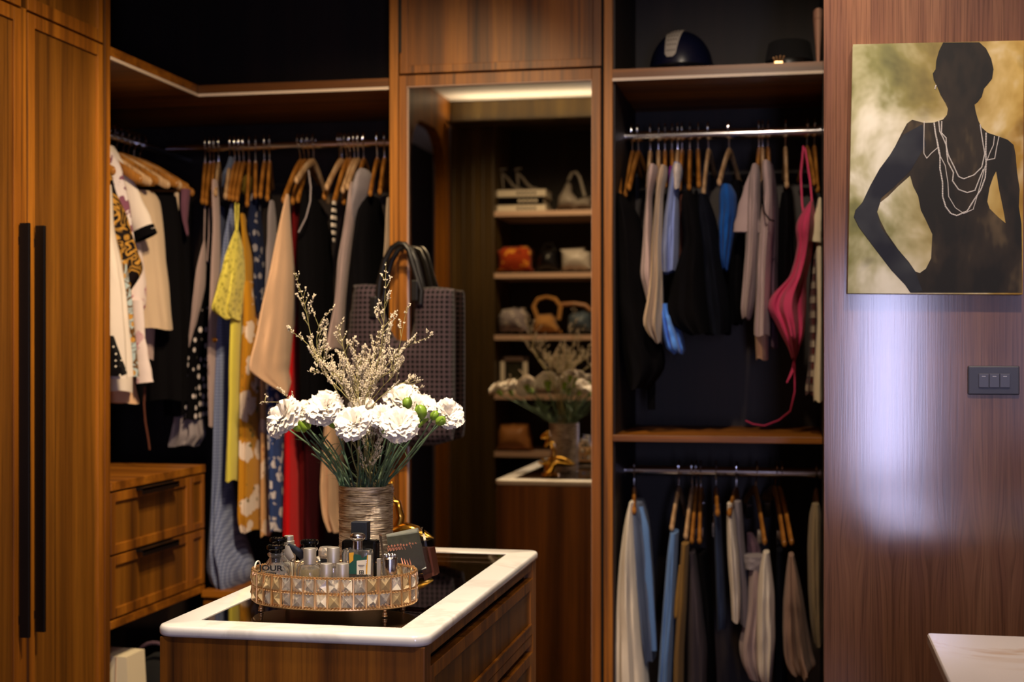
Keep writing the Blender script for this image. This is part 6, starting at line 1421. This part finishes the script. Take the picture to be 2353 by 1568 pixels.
FL = [(650, 957, 46, 2.99, -48, 'white carnation farthest left in the bouquet', 0, 0.3, 35, -0.9),
      (683, 948, 34, 3.05, -25, 'white carnation tucked behind the farthest left one', 1, 1.1, 25, -0.8),
      (742, 936, 46, 2.99, -14, 'large white carnation left of centre, highest on the left', 2, 2.0, 40, -0.5),
      (810, 968, 41, 2.94, -4, 'white carnation low in the bouquet centre', 0, 0.9, 55, -0.2),
      (832, 938, 33, 3.02, 3, 'white carnation above and behind the low centre one', 1, 2.2, 30, 0.0),
      (873, 955, 30, 2.96, 6, 'small white carnation right of centre', 2, 0.4, 50, 0.1),
      (917, 973, 42, 2.94, 20, 'ragged white carnation drooping lowest, right of centre', 1, 2.8, 55, 0.3),
      (922, 914, 38, 3.10, 18, 'white carnation at the top right, half behind grey sprigs', 0, 1.7, 25, 0.4),
      (968, 930, 34, 3.08, 30, 'white carnation behind the green buds on the right', 2, 0.2, 25, 0.6),
      (1034, 950, 35, 3.03, 50, 'white carnation farthest right in the bouquet', 1, 1.4, 30, 0.9),
      (936, 896, 28, 3.20, 10, 'white carnation at the back, topmost on the right', 2, 3.0, 10, 0.3),
      (640, 952, 30, 3.20, -40, 'white carnation at the back left, seen best in the mirror', 2, 3.0, -20, -0.7),
      (700, 940, 34, 3.22, -20, 'white carnation behind the large left one', 0, 3.0, -25, -0.4),
      (985, 946, 34, 3.20, 35, 'white carnation at the back right, seen best in the mirror', 1, 0.5, -25, 0.6)]
for f in FL: carnation(*f[:5], f[5], f[6], f[7], f[8], f[9])
# green buds
bud = MB().lathe([(0.02, -1), (0.5, -0.8), (0.8, -0.3), (0.85, 0.2), (0.7, 0.7), (0.35, 1.0), (0.05, 1.05)], (0, 0, 0), 12).mesh('bud', 'bud_green')
petb = MB().tube([Vector((0, 0, -1.0)), Vector((0, -0.62, -0.4)), Vector((0, -0.78, 0.3)), Vector((0, -0.5, 1.25))], [0.25, 0.5, 0.42, 0.05], 8, flat=(0.25, (0, 1, 0))).mesh('bract', 'bud_green')
for (px, py, r, Y, tl, lb) in ((936, 928, 14, 3.02, 12, 'green carnation bud under the top right carnation'), (967, 948, 17, 3.0, -6, 'large green bud cluster at the right of the bouquet'), (998, 956, 12, 3.0, 35, 'green bud between the two right carnations'),
                              (1012, 968, 13, 2.99, 60, 'green bud below the farthest right carnation'), (887, 992, 10, 2.93, -55, 'small green bud beside the lowest carnation'), (683, 985, 9, 3.0, -60, 'green bud below the farthest left carnation')):
    c = at(px, py, Y); s_ = r*mpp(px, Y); ax = Vector((math.sin(R(tl)), -0.35, math.cos(R(tl)))).normalized()
    t = thing('carnation_bud', lb, 'flower bud', tuple(c), 'green buds in the bouquet'); q = ax.to_track_quat('Z', 'Y')
    for k, (me, rz) in enumerate(((bud, 0), (petb, 0.3), (petb, 2.3), (petb, 4.4))):
        o = bpy.data.objects.new('bud' if k == 0 else 'bract', me); C.objects.link(o); o.location = c; o.rotation_euler = (q @ Matrix.Rotation(rz, 3, 'Z').to_quaternion()).to_euler(); o.scale = (s_,)*3
        o.parent = t; o.matrix_parent_inverse = Matrix.Translation(-c)
    mouth = Vector((vc.x + VR*0.6*(1 if px > 841 else -1), VY-0.01, VZ1-0.004)); MB().tube(curve3(mouth, (mouth+c)/2 + Vector((0, 0, -0.02)), c - ax*s_*0.9), 0.0016, 8).build('stem', 'stem_green', t)
# loose leafy green stems filling the mouth of the vase
rn = random.Random(21)
for k in range(22):
    a = rn.uniform(-0.95, 0.95); b = Vector((vc.x + a*VR*0.85, VY + rn.uniform(-0.045, 0.03), VZ1-0.02)); ln = rn.uniform(0.07, 0.15)
    tip = b + Vector((a*0.09 + rn.uniform(-0.02, 0.02), rn.uniform(-0.02, 0.02), ln))
    t = thing('greenery', 'thin grey-green stem with curling leaves rising from the vase', 'stem', tuple(b), 'leafy stems in the vase mouth')
    path = curve3(b, (b+tip)/2 + Vector((-a*0.02, 0, 0.01)), tip, 8); MB().tube(path, 0.0018, 7).build('stem', 'stem_green', t)
    mb = MB()
    for q in range(4):
        d = Vector((rn.uniform(-1, 1), rn.uniform(-0.6, 0.4), rn.uniform(0.3, 1.3))).normalized(); leaf(mb, path[1+q*2], d, rn.uniform(0.03, 0.055), 0.0022, rn.uniform(0.3, 1.8))
    mb.build('leaves', 'leaf_green', t)

# ================================================================== DRIED SPRIGS (dense with tiny florets)
def sprig(path_px, Y, label, side, dens=1.0, seed=1, start=0.25):
    rn = random.Random(seed); pts = [at(p[0], p[1], Y + (p[2] if len(p) > 2 else 0)) for p in path_px]
    b = Vector((vc.x + rn.uniform(-0.5, 0.5)*VR, VY + rn.uniform(-0.02, 0.02), VZ1-0.01)); pts = [b] + pts
    # smooth main stem
    fine = []
    for i in range(len(pts)-1):
        for q in range(6):
            t = q/6; p0, p1, p2, p3 = pts[max(i-1, 0)], pts[i], pts[i+1], pts[min(i+2, len(pts)-1)]
            fine.append(0.5*((2*p1) + (p2-p0)*t + (2*p0-5*p1+4*p2-p3)*t*t + (3*p1-p0-3*p2+p3)*t**3))
    fine.append(pts[-1]); N_ = len(fine)
    th = thing('dried_sprig', label, 'dried flower', tuple(b), 'dried cream sprigs in the bouquet')
    sm = MB(); fm = MB(); sm.tube(fine, [0.0014*(1-0.7*i/N_) for i in range(N_)], 6)
    def floret(p, d):
        ln = rn.uniform(0.0042, 0.0068); w_ = rn.uniform(0.0013, 0.0020); o = d.orthogonal().normalized(); s2 = d.cross(o)
        q = p + d*ln*0.35
        fm.add([p, q+o*w_, q+s2*w_, q-o*w_, q-s2*w_, p+d*ln], [(0, 2, 1), (0, 3, 2), (0, 4, 3), (0, 1, 4), (5, 1, 2), (5, 2, 3), (5, 3, 4), (5, 4, 1)])
    def panicle(base, d, ln, depth):
        n_ = max(2, int(ln/0.0042)); p = base.copy(); pl = [p.copy()]; dd = d.copy(); up = Vector((0, 0, 1))
        for i in range(n_):
            dd = (dd + up*0.035 + Vector((rn.uniform(-1, 1), rn.uniform(-1, 1), rn.uniform(-1, 1)))*0.05).normalized(); p = p + dd*ln/n_; pl.append(p.copy())
            if depth > 0 and i > n_*0.2 and rn.random() < 0.36*dens:
                e = (dd*0.8 + Vector((rn.uniform(-1, 1), rn.uniform(-1, 1), rn.uniform(-0.1, 1)))*0.75).normalized(); panicle(p, e, ln*rn.uniform(0.16, 0.34)*(1.15-i/n_), depth-1)
            if depth == 0 or i > n_*0.3:
                for _ in range(2 if rn.random() < 0.75*dens else 1):
                    e = (dd*0.7 + up*0.5 + Vector((rn.uniform(-1, 1), rn.uniform(-1, 1), rn.uniform(-0.3, 1)))*0.75).normalized(); floret(p + e*0.0022, e)
        sm.tube(pl, 0.0006, 4, cap=False)
    tot_ = (fine[-1]-fine[0]).length; i0 = int(N_*start)
    for i in range(i0, N_-1):
        t = (i-i0)/(N_-1-i0); d = (fine[i+1]-fine[i]).normalized()
        for sgn in (-1, 1):
            if rn.random() < 0.62*dens*side:
                out = Vector((sgn*rn.uniform(0.5, 1.0), rn.uniform(-0.6, 0.6), rn.uniform(0.2, 0.7))); e = (d*0.75 + out.normalized()*0.8).normalized()
                panicle(fine[i], e, (0.014 + 0.066*(1-t)**0.9)*rn.uniform(0.6, 1.1), 1)
        if t > 0.75:
            for _ in range(3): e = (d + Vector((rn.uniform(-1, 1), rn.uniform(-1, 1), rn.uniform(-1, 1)))*0.8).normalized(); floret(fine[i] + e*0.002, e)
    sm.build('stem', 'floret_stem', th); fm.build('florets', 'floret_cream', th, kind='stuff').data.polygons.foreach_set('use_smooth', [False]*len(fm.f))
SG = [([(800, 960), (752, 860), (728, 820), (712, 760), (700, 700), (676, 625)], 3.06, 'dried cream sprig reaching highest on the left', 0.55, 0.9, 11, 0.3),
      ([(836, 950), (862, 860), (878, 780), (884, 700), (887, 602)], 3.06, 'tallest dried cream sprig, right of centre', 0.6, 1.0, 12, 0.35),
      ([(815, 950), (770, 870), (735, 815), (728, 780), (738, 738), (762, 712)], 3.09, 'dried sprig curving up beside the left one', 0.35, 0.8, 13, 0.4),
      ([(830, 950), (842, 900), (880, 850), (930, 800), (988, 775)], 3.04, 'dried sprig pointing out to the upper right', 0.4, 1.1, 14, 0.4),
      ([(826, 950), (820, 880), (792, 810), (778, 745)], 3.10, 'dried sprig upright in the middle left', 0.6, 1.1, 15, 0.3),
      ([(820, 960), (785, 900), (745, 860), (715, 800), (660, 755)], 3.05, 'dried sprig with side shoots pointing left', 0.45, 1.0, 16, 0.35),
      ([(836, 960), (850, 890), (900, 850), (912, 815)], 3.00, 'short dried sprig low on the right', 0.9, 1.2, 17, 0.3),
      ([(820, 960), (800, 900), (770, 860), (722, 858)], 3.00, 'short dried sprig low on the left', 0.9, 1.2, 18, 0.3),
      ([(830, 960), (822, 890), (826, 840), (806, 790)], 2.99, 'short bushy dried sprig in the middle', 1.0, 1.3, 19, 0.25),
      ([(836, 960), (846, 880), (858, 830), (870, 760)], 3.12, 'bushy dried sprig behind the tallest one', 0.9, 1.2, 20, 0.3),
      ([(812, 1020), (760, 980), (690, 935), (640, 925), (598, 925)], 3.03, 'low dried sprig stretching far left over the carnations', 0.30, 0.9, 22, 0.55),
      ([(850, 960), (890, 900), (930, 880), (958, 895)], 3.0, 'dried sprig drooping over the top right carnation', 0.5, 0.7, 23, 0.4),
      ([(838, 960), (870, 900), (905, 850), (935, 705)], 3.08, 'dried sprig leaning right above the tote bag', 0.30, 0.9, 24, 0.5),
      ([(812, 1060), (806, 1010), (800, 985)], 2.98, 'dried sprig low among the stems, left of centre', 0.8, 0.9, 25, 0.2),
      ([(850, 1070), (858, 1020), (862, 990)], 2.98, 'dried sprig low among the stems, right of centre', 0.8, 0.9, 26, 0.2)]
for s_ in SG: sprig(s_[0], s_[1], s_[2], s_[3], s_[4], s_[5], s_[6])
